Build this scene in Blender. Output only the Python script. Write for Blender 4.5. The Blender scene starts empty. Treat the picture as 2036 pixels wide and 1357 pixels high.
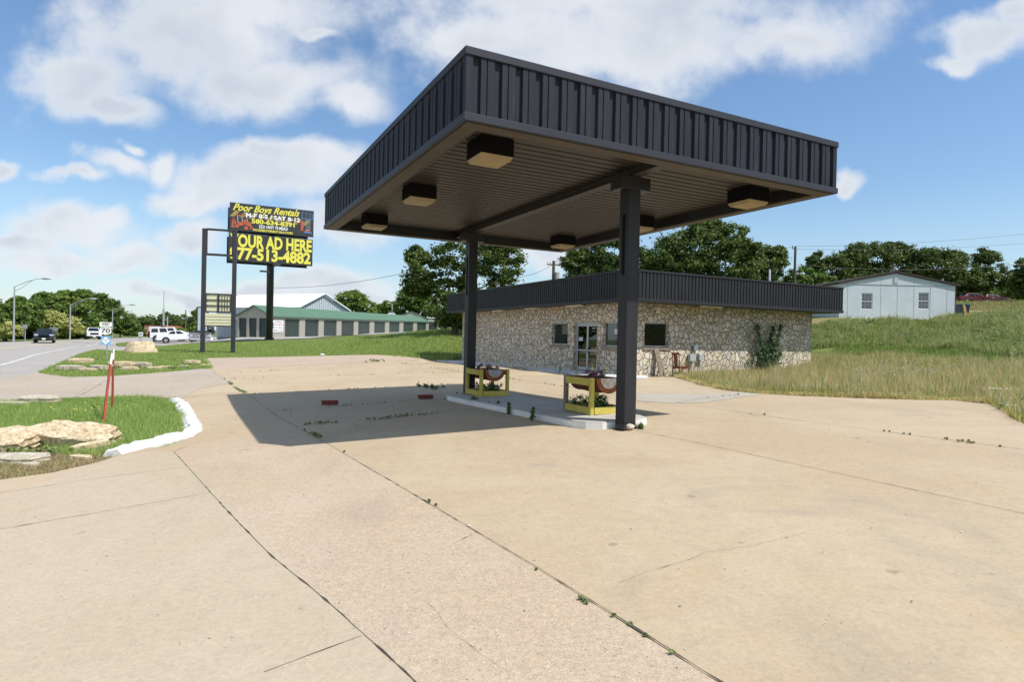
import bpy, bmesh, math, random
import numpy as np
from math import sin, cos, pi, radians, atan2, sqrt
from mathutils import Vector
C = bpy.context.scene.collection
sc = bpy.context.scene
rng = np.random.default_rng(7)
random.seed(7)

# ------------------------------------------------------------------ camera
EYE = 1.6; FPX = 1213.9; PITCH = -.0056; ROLL = .0211
Fv = np.array([0, cos(PITCH), sin(PITCH)]); R0 = np.array([1., 0, 0]); U0 = np.cross(R0, Fv)
Rv = R0*cos(ROLL)+U0*sin(ROLL); Uv = -R0*sin(ROLL)+U0*cos(ROLL)
cam = bpy.data.cameras.new('camera'); co = bpy.data.objects.new('camera', cam); C.objects.link(co)
cam.sensor_width = 36; cam.lens = FPX/2036*36; cam.clip_start = .05; cam.clip_end = 5000
from mathutils import Matrix
co.matrix_world = Matrix(((Rv[0], Uv[0], -Fv[0], 0), (Rv[1], Uv[1], -Fv[1], 0), (Rv[2], Uv[2], -Fv[2], EYE), (0, 0, 0, 1)))
sc.camera = co
def ray(x, y): return Fv+Rv*(x-1018)/FPX-Uv*(y-678.5)/FPX
EY = np.array([0, 0, EYE])
def D(x, y, Y):
    d = ray(x, y); return EY+d*Y/d[1]
YAW = .4806
u = np.array([cos(YAW), sin(YAW), 0]); w = np.array([-sin(YAW), cos(YAW), 0]); ZZ = np.array([0, 0, 1.])

# ------------------------------------------------------------------ light
SU, SW = .38, .57
tosun = SU*u-SW*w+ZZ; tosun /= np.linalg.norm(tosun)
sl = bpy.data.lights.new('sun', 'SUN'); so = bpy.data.objects.new('sun', sl); C.objects.link(so)
sl.energy = 4.25; sl.angle = radians(.55); sl.color = (1, .955, .88)
so.rotation_euler = Vector(tosun).to_track_quat('Z', 'Y').to_euler()
so.location = (0, 0, 40)
wd = bpy.data.worlds.new('World'); sc.world = wd; wd.use_nodes = True
sc.view_settings.view_transform = 'Standard'; sc.view_settings.look = 'None'
sc.view_settings.exposure = .25; sc.view_settings.gamma = 1
def build_world():
    nt = wd.node_tree; N = nt.nodes; K = nt.links; N.clear()
    out = N.new('ShaderNodeOutputWorld'); bg = N.new('ShaderNodeBackground'); K.new(bg.outputs[0], out.inputs[0])
    sky = N.new('ShaderNodeTexSky'); sky.sky_type = 'NISHITA'; sky.sun_disc = False
    sky.sun_elevation = math.asin(tosun[2]); sky.sun_rotation = atan2(tosun[0], tosun[1])
    sky.altitude = 200; sky.air_density = 1.25; sky.dust_density = .45; sky.ozone_density = 2.2
    tc = N.new('ShaderNodeTexCoord')
    def M(op, a, b=None, c=None, clamp=False):
        n = N.new('ShaderNodeMath'); n.operation = op; n.use_clamp = clamp
        for i, q in enumerate((a, b, c)):
            if q is None: continue
            if hasattr(q, 'links') or hasattr(q, 'is_linked'): K.new(q, n.inputs[i])
            else: n.inputs[i].default_value = q
        return n.outputs[0]
    sp = N.new('ShaderNodeSeparateXYZ'); K.new(tc.outputs['Generated'], sp.inputs[0])
    yy = M('MAXIMUM', sp.outputs[1], .08)
    cx = M('DIVIDE', sp.outputs[0], yy); cz = M('DIVIDE', sp.outputs[2], yy)
    cb = N.new('ShaderNodeCombineXYZ'); K.new(cx, cb.inputs[0]); K.new(cz, cb.inputs[1])
    # domain warp so the cloud outlines billow
    n0 = N.new('ShaderNodeTexNoise'); n0.inputs['Scale'].default_value = 6; n0.inputs['Detail'].default_value = 7; K.new(cb.outputs[0], n0.inputs['Vector'])
    wv = N.new('ShaderNodeVectorMath'); wv.operation = 'SUBTRACT'; K.new(n0.outputs['Color'], wv.inputs[0]); wv.inputs[1].default_value = (.5, .5, .5)
    ws = N.new('ShaderNodeVectorMath'); ws.operation = 'SCALE'; K.new(wv.outputs[0], ws.inputs[0]); ws.inputs['Scale'].default_value = .13
    wa = N.new('ShaderNodeVectorMath'); wa.operation = 'ADD'; K.new(cb.outputs[0], wa.inputs[0]); K.new(ws.outputs[0], wa.inputs[1])
    blobs = [(380, 75, 260, 95), (150, 150, 150, 75), (520, 150, 210, 65), (690, 195, 90, 42), (250, 215, 70, 35), (470, 5, 230, 60), (620, 40, 60, 20),
             (960, 50, 170, 75), (1220, 75, 330, 95), (1560, 70, 180, 75), (1230, 0, 480, 55), (1000, 130, 110, 60),
             (1970, 75, 110, 50), (1900, 120, 70, 26), (2030, 30, 60, 30), (1685, 376, 34, 24),
             (130, 445, 130, 42), (60, 480, 100, 25), (215, 425, 45, 26), (225, 325, 85, 26), (320, 320, 38, 34), (150, 350, 60, 15), (15, 330, 34, 20),
             (540, 350, 190, 58), (400, 390, 110, 34), (640, 310, 100, 38), (700, 440, 120, 45), (385, 460, 55, 36), (270, 510, 75, 42), (240, 535, 60, 28),
             (110, 515, 110, 20), (640, 560, 150, 30), (700, 590, 120, 25), (380, 590, 200, 22), (500, 560, 120, 30), (120, 600, 140, 22),
             (1090, 505, 60, 35), (560, 300, 70, 30), (250, 290, 30, 14)]
    best = None
    for (x, y, rx, ry) in blobs:
        d = ray(x, y); c = (d[0]/d[1], d[2]/d[1], 0)
        s = N.new('ShaderNodeVectorMath'); s.operation = 'SUBTRACT'; K.new(wa.outputs[0], s.inputs[0]); s.inputs[1].default_value = c
        m = N.new('ShaderNodeVectorMath'); m.operation = 'MULTIPLY'; K.new(s.outputs[0], m.inputs[0]); m.inputs[1].default_value = (FPX/rx, FPX/ry, 0)
        l = N.new('ShaderNodeVectorMath'); l.operation = 'LENGTH'; K.new(m.outputs[0], l.inputs[0])
        v = M('SUBTRACT', 1.22, l.outputs['Value'])
        best = v if best is None else M('SMOOTH_MAX', best, v, .25)
    # clouds elsewhere in the sky (sides, behind)
    n3 = N.new('ShaderNodeTexNoise'); n3.inputs['Scale'].default_value = 2.6; n3.inputs['Detail'].default_value = 7; K.new(tc.outputs['Generated'], n3.inputs['Vector'])
    other = M('MULTIPLY', M('SUBTRACT', n3.outputs['Fac'], .46), 5)
    front = M('GREATER_THAN', sp.outputs[1], .42)
    fr = N.new('ShaderNodeMapRange'); K.new(sp.outputs[1], fr.inputs[0]); fr.inputs[1].default_value = .35; fr.inputs[2].default_value = .6
    mixv = M('ADD', M('MULTIPLY', best, fr.outputs[0]), M('MULTIPLY', other, M('SUBTRACT', 1, fr.outputs[0])))
    n1 = N.new('ShaderNodeTexNoise'); n1.inputs['Scale'].default_value = 6; n1.inputs['Detail'].default_value = 10; n1.inputs['Roughness'].default_value = .6; K.new(cb.outputs[0], n1.inputs['Vector'])
    den = M('ADD', mixv, M('MULTIPLY', M('SUBTRACT', n1.outputs['Fac'], .5), 2.1))
    al = N.new('ShaderNodeMapRange'); al.interpolation_type = 'SMOOTHSTEP'; K.new(den, al.inputs[0]); al.inputs[1].default_value = -.12; al.inputs[2].default_value = .80
    gr = N.new('ShaderNodeMapRange'); gr.interpolation_type = 'SMOOTHSTEP'; K.new(den, gr.inputs[0]); gr.inputs[1].default_value = .3; gr.inputs[2].default_value = 1.1
    n4 = N.new('ShaderNodeTexNoise'); n4.inputs['Scale'].default_value = 4.2; n4.inputs['Detail'].default_value = 5; K.new(cb.outputs[0], n4.inputs['Vector'])
    g4 = N.new('ShaderNodeMapRange'); g4.interpolation_type = 'SMOOTHSTEP'; K.new(n4.outputs['Fac'], g4.inputs[0]); g4.inputs[1].default_value = .36; g4.inputs[2].default_value = .62; grs = M('MULTIPLY', gr.outputs[0], g4.outputs[0])
    cc = N.new('ShaderNodeMix'); cc.data_type = 'RGBA'; K.new(grs, cc.inputs['Factor'])
    cc.inputs['A'].default_value = (6.5, 6.75, 7.1, 1); cc.inputs['B'].default_value = (4.9, 5.35, 5.95, 1)
    alpha = M('MULTIPLY', al.outputs[0], .92)
    # horizon whitening
    hz = N.new('ShaderNodeMapRange'); K.new(sp.outputs[2], hz.inputs[0]); hz.inputs[1].default_value = .0; hz.inputs[2].default_value = .22; hz.inputs[3].default_value = .5; hz.inputs[4].default_value = 0
    gn = N.new('ShaderNodeMix'); gn.data_type = 'RGBA'; gn.blend_type = 'MULTIPLY'; gn.inputs['Factor'].default_value = 1
    K.new(sky.outputs[0], gn.inputs['A']); gn.inputs['B'].default_value = (.92, 1.05, 1.17, 1)
    m0 = N.new('ShaderNodeMix'); m0.data_type = 'RGBA'; K.new(hz.outputs[0], m0.inputs['Factor']); K.new(gn.outputs['Result'], m0.inputs['A']); m0.inputs['B'].default_value = (4.9, 5.8, 6.9, 1)
    m1 = N.new('ShaderNodeMix'); m1.data_type = 'RGBA'; K.new(alpha, m1.inputs['Factor']); K.new(m0.outputs['Result'], m1.inputs['A']); K.new(cc.outputs['Result'], m1.inputs['B'])
    K.new(m1.outputs['Result'], bg.inputs[0]); bg.inputs[1].default_value = .108
build_world()

# ------------------------------------------------------------------ terrain
def ter(a, b):
    return .028*np.interp(a, [-3, 14, 60], [-3, 14, 14])+np.interp(b, [0, 17, 40, 80], [0, -.34, -.15, 0])
def _ctl():
    P = []
    for a in np.arange(-14, 22, 4.):
        for b in np.arange(-8, 44, 4.):
            q = a*u+b*w
            if q[1] > -12 and not (q[0] > 9.5 and q[1] > 16.5) and not (q[1] > 40) and not (q[0] > -6 and q[1] > 34): P.append((q[0], q[1], ter(a, b)))
    for (x, y, Y) in [(460, 690, 52), (560, 689, 52), (650, 688, 52), (530, 673, 71), (470, 672, 72), (880, 661, 60), (700, 676, 62), (800, 668, 62), (745, 706, 42),
                      (880, 700, 45), (853, 661, 150), (700, 665, 110), (640, 671, 85), (420, 679, 72), (375, 681, 74), (300, 690, 66), (350, 676, 86),
                      (1668, 634, 44), (1780, 634, 45), (1900, 634, 46), (1668, 690, 37), (1780, 691, 37), (1900, 694, 36), (1700, 745, 26), (1800, 748, 26), (1900, 750, 25),
                      (2036, 738, 22), (2036, 704, 28), (2036, 655, 33), (2036, 634, 39), (2036, 620, 55), (2036, 603, 75), (1930, 603, 75), (1920, 622, 52), (2150, 640, 33), (2150, 700, 24),
                      (2300, 620, 40), (1780, 668, 40), (1900, 668, 39.5), (1700, 662, 40), (2300, 740, 20)]:
        P.append(tuple(D(x, y, Y)))
    P += [(0, 60, 2.2), (10, 55, 3), (12, 46, 1.9), (2, 50, 1.1), (30, 100, 7.5), (0, 100, 3.2), (60, 100, 9), (60, 40, 6), (40, 20, 2.2), (40, 0, .8), (22, 8, .6), (20, -10, .4)]
    Wq = np.array([4.5595, 24.0654, 0])+.8*u+1.09*w
    for t_ in (0, 4, 8, 12, 16.5):
        for a_ in (-5, -2, 0, 4):
            q = Wq+a_*u+t_*w; P.append((q[0], q[1], .03-.006*t_))
    for q in [(-52, 68), (-65, 90), (-67, 97), (-85, 130), (-36, 45), (-30, 36), (-60, 75), (-40, 55), (-45, 72), (-55, 50), (-80, 90), (-110, 130), (-75, 145), (-60, 120), (-45, 100), (-50, 30), (-30, 5), (-35, -30), (-90, 40)]:
        P.append((*q, -.12))
    for ang in np.linspace(0, 2*pi, 16, endpoint=False):
        for r_, k in ((260, 1), (900, 1.), (2200, 1)):
            x, y = r_*sin(ang), r_*cos(ang); P.append((x, y, 9 if x > .05*y+30 and y > -r_*.5 else (3 if x > -.3*y and y > 0 else -.1)))
    return np.array(P)
CT = _ctl()
def _fit():
    n = len(CT); X = CT[:, :2]; d = np.sqrt(((X[:, None]-X[None])**2).sum(2)+.6)
    K = phi(d)+np.eye(n)*.15; A = np.zeros((n+3, n+3)); A[:n, :n] = K; A[:n, n] = 1; A[:n, n+1:] = X; A[n:, :n] = A[:n, n:].T
    return np.linalg.solve(A, np.r_[CT[:, 2], 0, 0, 0])
def phi(d): return -d      # linear (biharmonic-like) kernel, no overshoot
WT = _fit()
def TZ(x, y):
    x = np.atleast_1d(np.asarray(x, float)); y = np.atleast_1d(np.asarray(y, float)); out = np.empty(len(x))
    for i in range(0, len(x), 20000):
        q = np.c_[x[i:i+20000], y[i:i+20000]]; d = np.sqrt(((q[:, None]-CT[None, :, :2])**2).sum(2)+.6)
        out[i:i+20000] = phi(d)@WT[:-3]+WT[-3]+q@WT[-2:]
    return out
_ys = np.r_[np.arange(2, 60, .12), np.arange(60, 400, .8)]
def G(x, y):
    d = ray(x, y); P = EY+d*(_ys/d[1])[:, None]; h = TZ(P[:, 0], P[:, 1]); k = np.argmax(P[:, 2] < h)
    if P[k, 2] >= h[k]: k = len(_ys)-1
    if k > 0:
        a0 = P[k-1, 2]-h[k-1]; a1 = P[k, 2]-h[k]; t = a0/(a0-a1) if a0 != a1 else 0; q = P[k-1]*(1-t)+P[k]*t
    else: q = P[0]
    return np.array([q[0], q[1], float(TZ(q[0], q[1])[0])])
def gz(p): return np.array([p[0], p[1], float(TZ(p[0], p[1])[0])])

# ------------------------------------------------------------------ materials
MATS = {}
def mat(name, col, rough=.7, var=0., vscale=3., col2=None, bump=0., bscale=20., metal=0., spec=.5, fine=0., fscale=60., emit=None, attr=None, transl=0., detail=5., streak=0.):
    if name in MATS: return MATS[name]
    m = bpy.data.materials.new(name); m.use_nodes = True; MATS[name] = m; N = m.node_tree.nodes; K = m.node_tree.links
    b = N['Principled BSDF']; b.inputs['Roughness'].default_value = rough; b.inputs['Metallic'].default_value = metal
    b.inputs['Specular IOR Level'].default_value = spec; b.inputs['Base Color'].default_value = (*col, 1)
    tc = N.new('ShaderNodeTexCoord'); cur = None
    def mix(f, A, B, bt='MIX'):
        n = N.new('ShaderNodeMix'); n.data_type = 'RGBA'; n.blend_type = bt
        if isinstance(f, float): n.inputs['Factor'].default_value = f
        else: K.new(f, n.inputs['Factor'])
        for k, q in (('A', A), ('B', B)):
            if isinstance(q, tuple): n.inputs[k].default_value = (*q[:3], 1)
            else: K.new(q, n.inputs[k])
        return n.outputs['Result']
    def noise(s, d=5., r=.55):
        n = N.new('ShaderNodeTexNoise'); n.inputs['Scale'].default_value = s; n.inputs['Detail'].default_value = d; n.inputs['Roughness'].default_value = r
        K.new(tc.outputs['Object'], n.inputs['Vector']); return n.outputs['Fac']
    if attr:
        a = N.new('ShaderNodeAttribute'); a.attribute_name = attr; cur = a.outputs['Color']
    if var or col2:
        c2 = col2 or tuple(c*(1-var) for c in col)
        mr = N.new('ShaderNodeMapRange'); K.new(noise(vscale, detail), mr.inputs[0]); mr.inputs[1].default_value = .35; mr.inputs[2].default_value = .65
        cur = mix(mr.outputs[0], col, c2) if cur is None else mix(mr.outputs[0], cur, mix(1., cur, (1-var,)*3, 'MULTIPLY'))
    if fine:
        mr = N.new('ShaderNodeMapRange'); K.new(noise(fscale, 2.), mr.inputs[0]); mr.inputs[1].default_value = .3; mr.inputs[2].default_value = .7
        mr.inputs[3].default_value = 1-fine; mr.inputs[4].default_value = 1+fine*.5
        hv = N.new('ShaderNodeHueSaturation'); K.new(mr.outputs[0], hv.inputs['Value'])
        if cur is None: hv.inputs['Color'].default_value = (*col, 1)
        else: K.new(cur, hv.inputs['Color'])
        cur = hv.outputs[0]
    if streak:
        mp = N.new('ShaderNodeMapping'); mp.inputs['Scale'].default_value = (5, 5, .5); K.new(tc.outputs['Object'], mp.inputs[0]); n5 = N.new('ShaderNodeTexNoise'); n5.inputs['Scale'].default_value = 2.2; n5.inputs['Detail'].default_value = 6; n5.inputs['Roughness'].default_value = .7; K.new(mp.outputs[0], n5.inputs['Vector'])
        r5 = N.new('ShaderNodeMapRange'); K.new(n5.outputs['Fac'], r5.inputs[0]); r5.inputs[1].default_value = .45; r5.inputs[2].default_value = .72; r5.inputs[3].default_value = 0; r5.inputs[4].default_value = streak
        cur = mix(r5.outputs[0], cur if cur is not None else col, (.11, .112, .12)); K.new(r5.outputs[0], b.inputs['Roughness']); rr5 = N.new('ShaderNodeMapRange'); K.new(n5.outputs['Fac'], rr5.inputs[0]); rr5.inputs[3].default_value = rough-.12; rr5.inputs[4].default_value = rough+.2; K.new(rr5.outputs[0], b.inputs['Roughness'])
    if cur is not None: K.new(cur, b.inputs['Base Color'])
    if bump:
        bp = N.new('ShaderNodeBump'); bp.inputs['Strength'].default_value = bump; bp.inputs['Distance'].default_value = .02
        K.new(noise(bscale, 6., .6), bp.inputs['Height']); K.new(bp.outputs[0], b.inputs['Normal'])
    if emit: b.inputs['Emission Color'].default_value = (*emit, 1); b.inputs['Emission Strength'].default_value = 1
    if transl:
        tr = N.new('ShaderNodeBsdfTranslucent'); ms = N.new('ShaderNodeMixShader'); ms.inputs[0].default_value = transl
        if cur is not None: K.new(cur, tr.inputs[0])
        else: tr.inputs[0].default_value = (*col, 1)
        o = N['Material Output']; K.new(b.outputs[0], ms.inputs[1]); K.new(tr.outputs[0], ms.inputs[2]); K.new(ms.outputs[0], o.inputs[0])
    return m

def concrete(name, c1, c2, c3, agg, aggscale=70, stain=.5, grit=.0):
    m = bpy.data.materials.new(name); m.use_nodes = True; MATS[name] = m; N = m.node_tree.nodes; K = m.node_tree.links
    b = N['Principled BSDF']; b.inputs['Roughness'].default_value = .86; b.inputs['Specular IOR Level'].default_value = .25
    tc = N.new('ShaderNodeTexCoord')
    def noise(s, d=5., r=.55, dist=0., stretch=None):
        n = N.new('ShaderNodeTexNoise'); n.inputs['Scale'].default_value = s; n.inputs['Detail'].default_value = d; n.inputs['Roughness'].default_value = r; n.inputs['Distortion'].default_value = dist
        if stretch:
            mp = N.new('ShaderNodeMapping'); mp.inputs['Rotation'].default_value = (0, 0, -YAW); mp.inputs['Scale'].default_value = stretch; K.new(tc.outputs['Object'], mp.inputs[0]); K.new(mp.outputs[0], n.inputs['Vector'])
        else: K.new(tc.outputs['Object'], n.inputs['Vector'])
        return n.outputs['Fac']
    def rng_(f, a, b_, lo=0., hi=1.):
        r = N.new('ShaderNodeMapRange'); r.interpolation_type = 'SMOOTHSTEP'; K.new(f, r.inputs[0]); r.inputs[1].default_value = a; r.inputs[2].default_value = b_; r.inputs[3].default_value = lo; r.inputs[4].default_value = hi; return r.outputs[0]
    def mix(f, A, B, bt='MIX'):
        n = N.new('ShaderNodeMix'); n.data_type = 'RGBA'; n.blend_type = bt
        if isinstance(f, float): n.inputs['Factor'].default_value = f
        else: K.new(f, n.inputs['Factor'])
        for k, q in (('A', A), ('B', B)):
            if isinstance(q, tuple): n.inputs[k].default_value = (*q[:3], 1)
            else: K.new(q, n.inputs[k])
        return n.outputs['Result']
    base = mix(rng_(noise(.35, 6, .6, .6), .35, .65), c1, c2)
    base = mix(rng_(noise(.9, 7, .65, .8, (1, .35, 1)), .5, .75, 0, stain), base, c3)
    base = mix(rng_(noise(6, 6, .7), .4, .8, 0, .35*stain), base, tuple(c*.72 for c in c3))
    vo = N.new('ShaderNodeTexVoronoi'); vo.inputs['Scale'].default_value = aggscale; K.new(tc.outputs['Object'], vo.inputs['Vector'])
    sepc = N.new('ShaderNodeSeparateColor'); K.new(vo.outputs['Color'], sepc.inputs[0])
    base = mix(rng_(sepc.outputs[0], 0, 1, 1-agg, 1+agg*.6), (0, 0, 0), base) if False else mix(1., base, mix(sepc.outputs[0], (1-agg,)*3, (1+agg*.7, 1+agg*.65, 1+agg*.6)), 'MULTIPLY')
    fn = rng_(noise(26, 4, .8), .3, .7, 1-grit, 1+grit*.6)
    h2 = N.new('ShaderNodeHueSaturation'); K.new(base, h2.inputs['Color']); K.new(fn, h2.inputs['Value']); base = h2.outputs[0]
    # grey worn patches, orange mineral tint, oil drips
    base = mix(rng_(noise(.55, 3, .5, 1.2), 0.60, .74, 0, .22*stain*2), base, (.30, .265, .215))
    base = mix(rng_(noise(.42, 4, .6, .5, (1.3, .7, 1)), .58, .72, 0, .45*stain), base, (.55, .37, .19))
    base = mix(rng_(noise(3.1, 2, .4), .735, .765, 0, .45), base, (.17, .145, .115))
    base = mix(rng_(noise(.8, 5, .7, .3, (.16, 3.2, 1)), .62, .70, 0, .16), base, (.22, .19, .16))
    # dark pits and tiny pebbles
    base = mix(rng_(noise(38, 2, .5), .70, .76, 0, .55), base, tuple(c*.35 for c in c1))
    K.new(base, b.inputs['Base Color'])
    bp = N.new('ShaderNodeBump'); bp.inputs['Strength'].default_value = .35; bp.inputs['Distance'].default_value = .01
    K.new(noise(45, 6, .7), bp.inputs['Height']); K.new(bp.outputs[0], b.inputs['Normal'])
    return m

def stone_wall_mat():
    m = bpy.data.materials.new('rubble_stone'); m.use_nodes = True; N = m.node_tree.nodes; K = m.node_tree.links
    b = N['Principled BSDF']; b.inputs['Roughness'].default_value = .9; b.inputs['Specular IOR Level'].default_value = .2
    tc = N.new('ShaderNodeTexCoord'); mp = N.new('ShaderNodeMapping'); K.new(tc.outputs['Object'], mp.inputs[0])
    n = N.new('ShaderNodeTexNoise'); n.inputs['Scale'].default_value = 2.2; n.inputs['Detail'].default_value = 3; K.new(mp.outputs[0], n.inputs['Vector'])
    s = N.new('ShaderNodeVectorMath'); s.operation = 'SUBTRACT'; K.new(n.outputs['Color'], s.inputs[0]); s.inputs[1].default_value = (.5, .5, .5)
    s2 = N.new('ShaderNodeVectorMath'); s2.operation = 'SCALE'; K.new(s.outputs[0], s2.inputs[0]); s2.inputs['Scale'].default_value = .34
    ad = N.new('ShaderNodeVectorMath'); K.new(mp.outputs[0], ad.inputs[0]); K.new(s2.outputs[0], ad.inputs[1])
    v1 = N.new('ShaderNodeTexVoronoi'); v1.inputs['Scale'].default_value = 3.9; v1.inputs['Randomness'].default_value = .88; K.new(ad.outputs[0], v1.inputs['Vector'])
    v2 = N.new('ShaderNodeTexVoronoi'); v2.feature = 'DISTANCE_TO_EDGE'; v2.inputs['Scale'].default_value = 3.9; v2.inputs['Randomness'].default_value = .88; K.new(ad.outputs[0], v2.inputs['Vector'])
    cr = N.new('ShaderNodeValToRGB'); sepc = N.new('ShaderNodeSeparateColor'); K.new(v1.outputs['Color'], sepc.inputs[0]); K.new(sepc.outputs[0], cr.inputs[0])
    e = cr.color_ramp.elements; e[0].position = 0; e[0].color = (.46, .39, .30, 1); e[1].position = 1; e[1].color = (.78, .70, .58, 1)
    for p, c in ((.2, (.58, .51, .41)), (.4, (.68, .60, .48)), (.55, (.52, .485, .43)), (.72, (.73, .66, .55)), (.86, (.62, .49, .35))):
        q = e.new(p); q.color = (*c, 1)
    n2 = N.new('ShaderNodeTexNoise'); n2.inputs['Scale'].default_value = 14; n2.inputs['Detail'].default_value = 6; n2.inputs['Roughness'].default_value = .7; K.new(tc.outputs['Object'], n2.inputs['Vector'])
    mr = N.new('ShaderNodeMapRange'); K.new(n2.outputs['Fac'], mr.inputs[0]); mr.inputs[1].default_value = .3; mr.inputs[2].default_value = .7; mr.inputs[3].default_value = .72; mr.inputs[4].default_value = 1.15
    hs = N.new('ShaderNodeHueSaturation'); K.new(cr.outputs[0], hs.inputs['Color']); K.new(mr.outputs[0], hs.inputs['Value'])
    ed = N.new('ShaderNodeMapRange'); ed.interpolation_type = 'SMOOTHSTEP'; K.new(v2.outputs['Distance'], ed.inputs[0]); ed.inputs[1].default_value = .006; ed.inputs[2].default_value = .042
    mx = N.new('ShaderNodeMix'); mx.data_type = 'RGBA'; K.new(ed.outputs[0], mx.inputs['Factor']); mx.inputs['A'].default_value = (.25, .205, .155, 1); K.new(hs.outputs[0], mx.inputs['B'])
    K.new(mx.outputs['Result'], b.inputs['Base Color'])
    hd = N.new('ShaderNodeMapRange'); hd.interpolation_type = 'SMOOTHSTEP'; K.new(v2.outputs['Distance'], hd.inputs[0]); hd.inputs[1].default_value = 0; hd.inputs[2].default_value = .10
    a2 = N.new('ShaderNodeMath'); a2.operation = 'MULTIPLY_ADD'; K.new(sepc.outputs[1], a2.inputs[0]); a2.inputs[1].default_value = .5; K.new(hd.outputs[0], a2.inputs[2])
    a3 = N.new('ShaderNodeMath'); a3.operation = 'MULTIPLY_ADD'; K.new(n2.outputs['Fac'], a3.inputs[0]); a3.inputs[1].default_value = .35; K.new(a2.outputs[0], a3.inputs[2])
    bp = N.new('ShaderNodeBump'); bp.inputs['Strength'].default_value = .9; bp.inputs['Distance'].default_value = .06; K.new(a3.outputs[0], bp.inputs['Height']); K.new(bp.outputs[0], b.inputs['Normal'])
    return m

def glass_mat(name='window_glass', tint=(.55, .6, .62), refl=.16):
    m = bpy.data.materials.new(name); m.use_nodes = True; N = m.node_tree.nodes; K = m.node_tree.links; N.remove(N['Principled BSDF'])
    t = N.new('ShaderNodeBsdfTransparent'); t.inputs[0].default_value = (*tint, 1)
    g = N.new('ShaderNodeBsdfGlossy'); g.inputs['Roughness'].default_value = .02; g.inputs[0].default_value = (.9, .95, 1, 1)
    mx = N.new('ShaderNodeMixShader'); mx.inputs[0].default_value = refl; K.new(t.outputs[0], mx.inputs[1]); K.new(g.outputs[0], mx.inputs[2]); K.new(mx.outputs[0], N['Material Output'].inputs[0])
    return m

# ------------------------------------------------------------------ mesh helpers
def root_of(o):
    v = Vector((0, 0, 0))
    while o is not None: v = v+o.location; o = o.parent
    return v
class MB:
    def __init__(s, local=False): s.v = []; s.f = []; s.m = []; s.local = local; s.k = 0
    def add(s, vs, fs):
        n = len(s.v); s.v += [tuple(map(float, q)) for q in vs]
        for f in fs: s.f.append(tuple(i+n for i in f)); s.m.append(s.k)
        return s
    def quad(s, a, b, c, d): return s.add([a, b, c, d], [(0, 1, 2, 3)])
    def poly(s, pts): return s.add(pts, [tuple(range(len(pts)))])
    def obox(s, o, ax, ay, az):      # corner o, edge vectors
        o, ax, ay, az = map(np.asarray, (o, ax, ay, az)); o = o*1.
        P = [o, o+ax, o+ax+ay, o+ay, o+az, o+ax+az, o+ax+ay+az, o+ay+az]
        if np.dot(np.cross(ax, ay), az) < 0: P = [P[1], P[0], P[3], P[2], P[5], P[4], P[7], P[6]]
        return s.add(P, [(0, 3, 2, 1), (4, 5, 6, 7), (0, 1, 5, 4), (1, 2, 6, 5), (2, 3, 7, 6), (3, 0, 4, 7)])
    def box(s, x0, x1, y0, y1, z0, z1): return s.obox((x0, y0, z0), (x1-x0, 0, 0), (0, y1-y0, 0), (0, 0, z1-z0))
    def cbox(s, c, ax, ay, az):      # centre, full edge vectors
        c = np.asarray(c, float); return s.obox(c-(np.asarray(ax)+np.asarray(ay)+np.asarray(az))/2., ax, ay, az)
    def prism(s, pts, ext):
        n = len(pts); pts = [np.asarray(p, float) for p in pts]; ext = np.asarray(ext, float)
        nn = sum((np.cross(pts[i], pts[(i+1) % n]) for i in range(n)))
        if np.dot(nn, ext) < 0: pts = pts[::-1]
        s.add(pts+[p+ext for p in pts], [tuple(range(n))[::-1], tuple(range(n, 2*n))]+[(i, (i+1) % n, (i+1) % n+n, i+n) for i in range(n)]); return s
    def tube(s, pts, r, n=8, caps=True):
        pts = [np.asarray(p, float) for p in pts]; rs = r if hasattr(r, '__len__') else [r]*len(pts); vs = []; fs = []
        for i, p in enumerate(pts):
            t = pts[min(i+1, len(pts)-1)]-pts[max(i-1, 0)]; t = t/(np.linalg.norm(t)+1e-9)
            a = np.cross(t, [0, 0, 1.]) if abs(t[2]) < .95 else np.cross(t, [1., 0, 0]); a /= np.linalg.norm(a); b = np.cross(t, a)
            for k in range(n): th = 2*pi*k/n; vs.append(p+rs[i]*(cos(th)*a+sin(th)*b))
        for i in range(len(pts)-1):
            for k in range(n): fs.append((i*n+k, i*n+(k+1) % n, (i+1)*n+(k+1) % n, (i+1)*n+k))
        if caps: fs += [tuple(range(n))[::-1], tuple(range((len(pts)-1)*n, len(pts)*n))]
        return s.add(vs, fs)
    def build(s, name, m, parent=None, loc=None, bevel=0, smooth=False, **tags):
        org = Vector((0, 0, 0)) if s.local else (root_of(parent) if parent is not None else Vector(loc if loc is not None else (0, 0, 0)))
        me = bpy.data.meshes.new(name); me.from_pydata([Vector(v)-org for v in s.v], [], s.f)
        ms = m if isinstance(m, (list, tuple)) else [m]
        for q in ms: me.materials.append(q)
        if len(ms) > 1: me.polygons.foreach_set('material_index', s.m)
        bm = bmesh.new(); bm.from_mesh(me); bmesh.ops.recalc_face_normals(bm, faces=bm.faces) if smooth or bevel else None; bm.to_mesh(me); bm.free()
        if smooth: me.polygons.foreach_set('use_smooth', [True]*len(me.polygons))
        o = bpy.data.objects.new(name, me); C.objects.link(o)
        if parent is not None: o.parent = parent
        elif loc is not None and not s.local: o.location = loc
        elif loc is not None: o.location = loc
        if bevel:
            b = o.modifiers.new('bevel', 'BEVEL'); b.width = bevel; b.segments = 2; b.limit_method = 'ANGLE'; b.angle_limit = .6
        if smooth: pass
        for k_, v_ in tags.items(): o[k_] = v_
        return o
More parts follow.
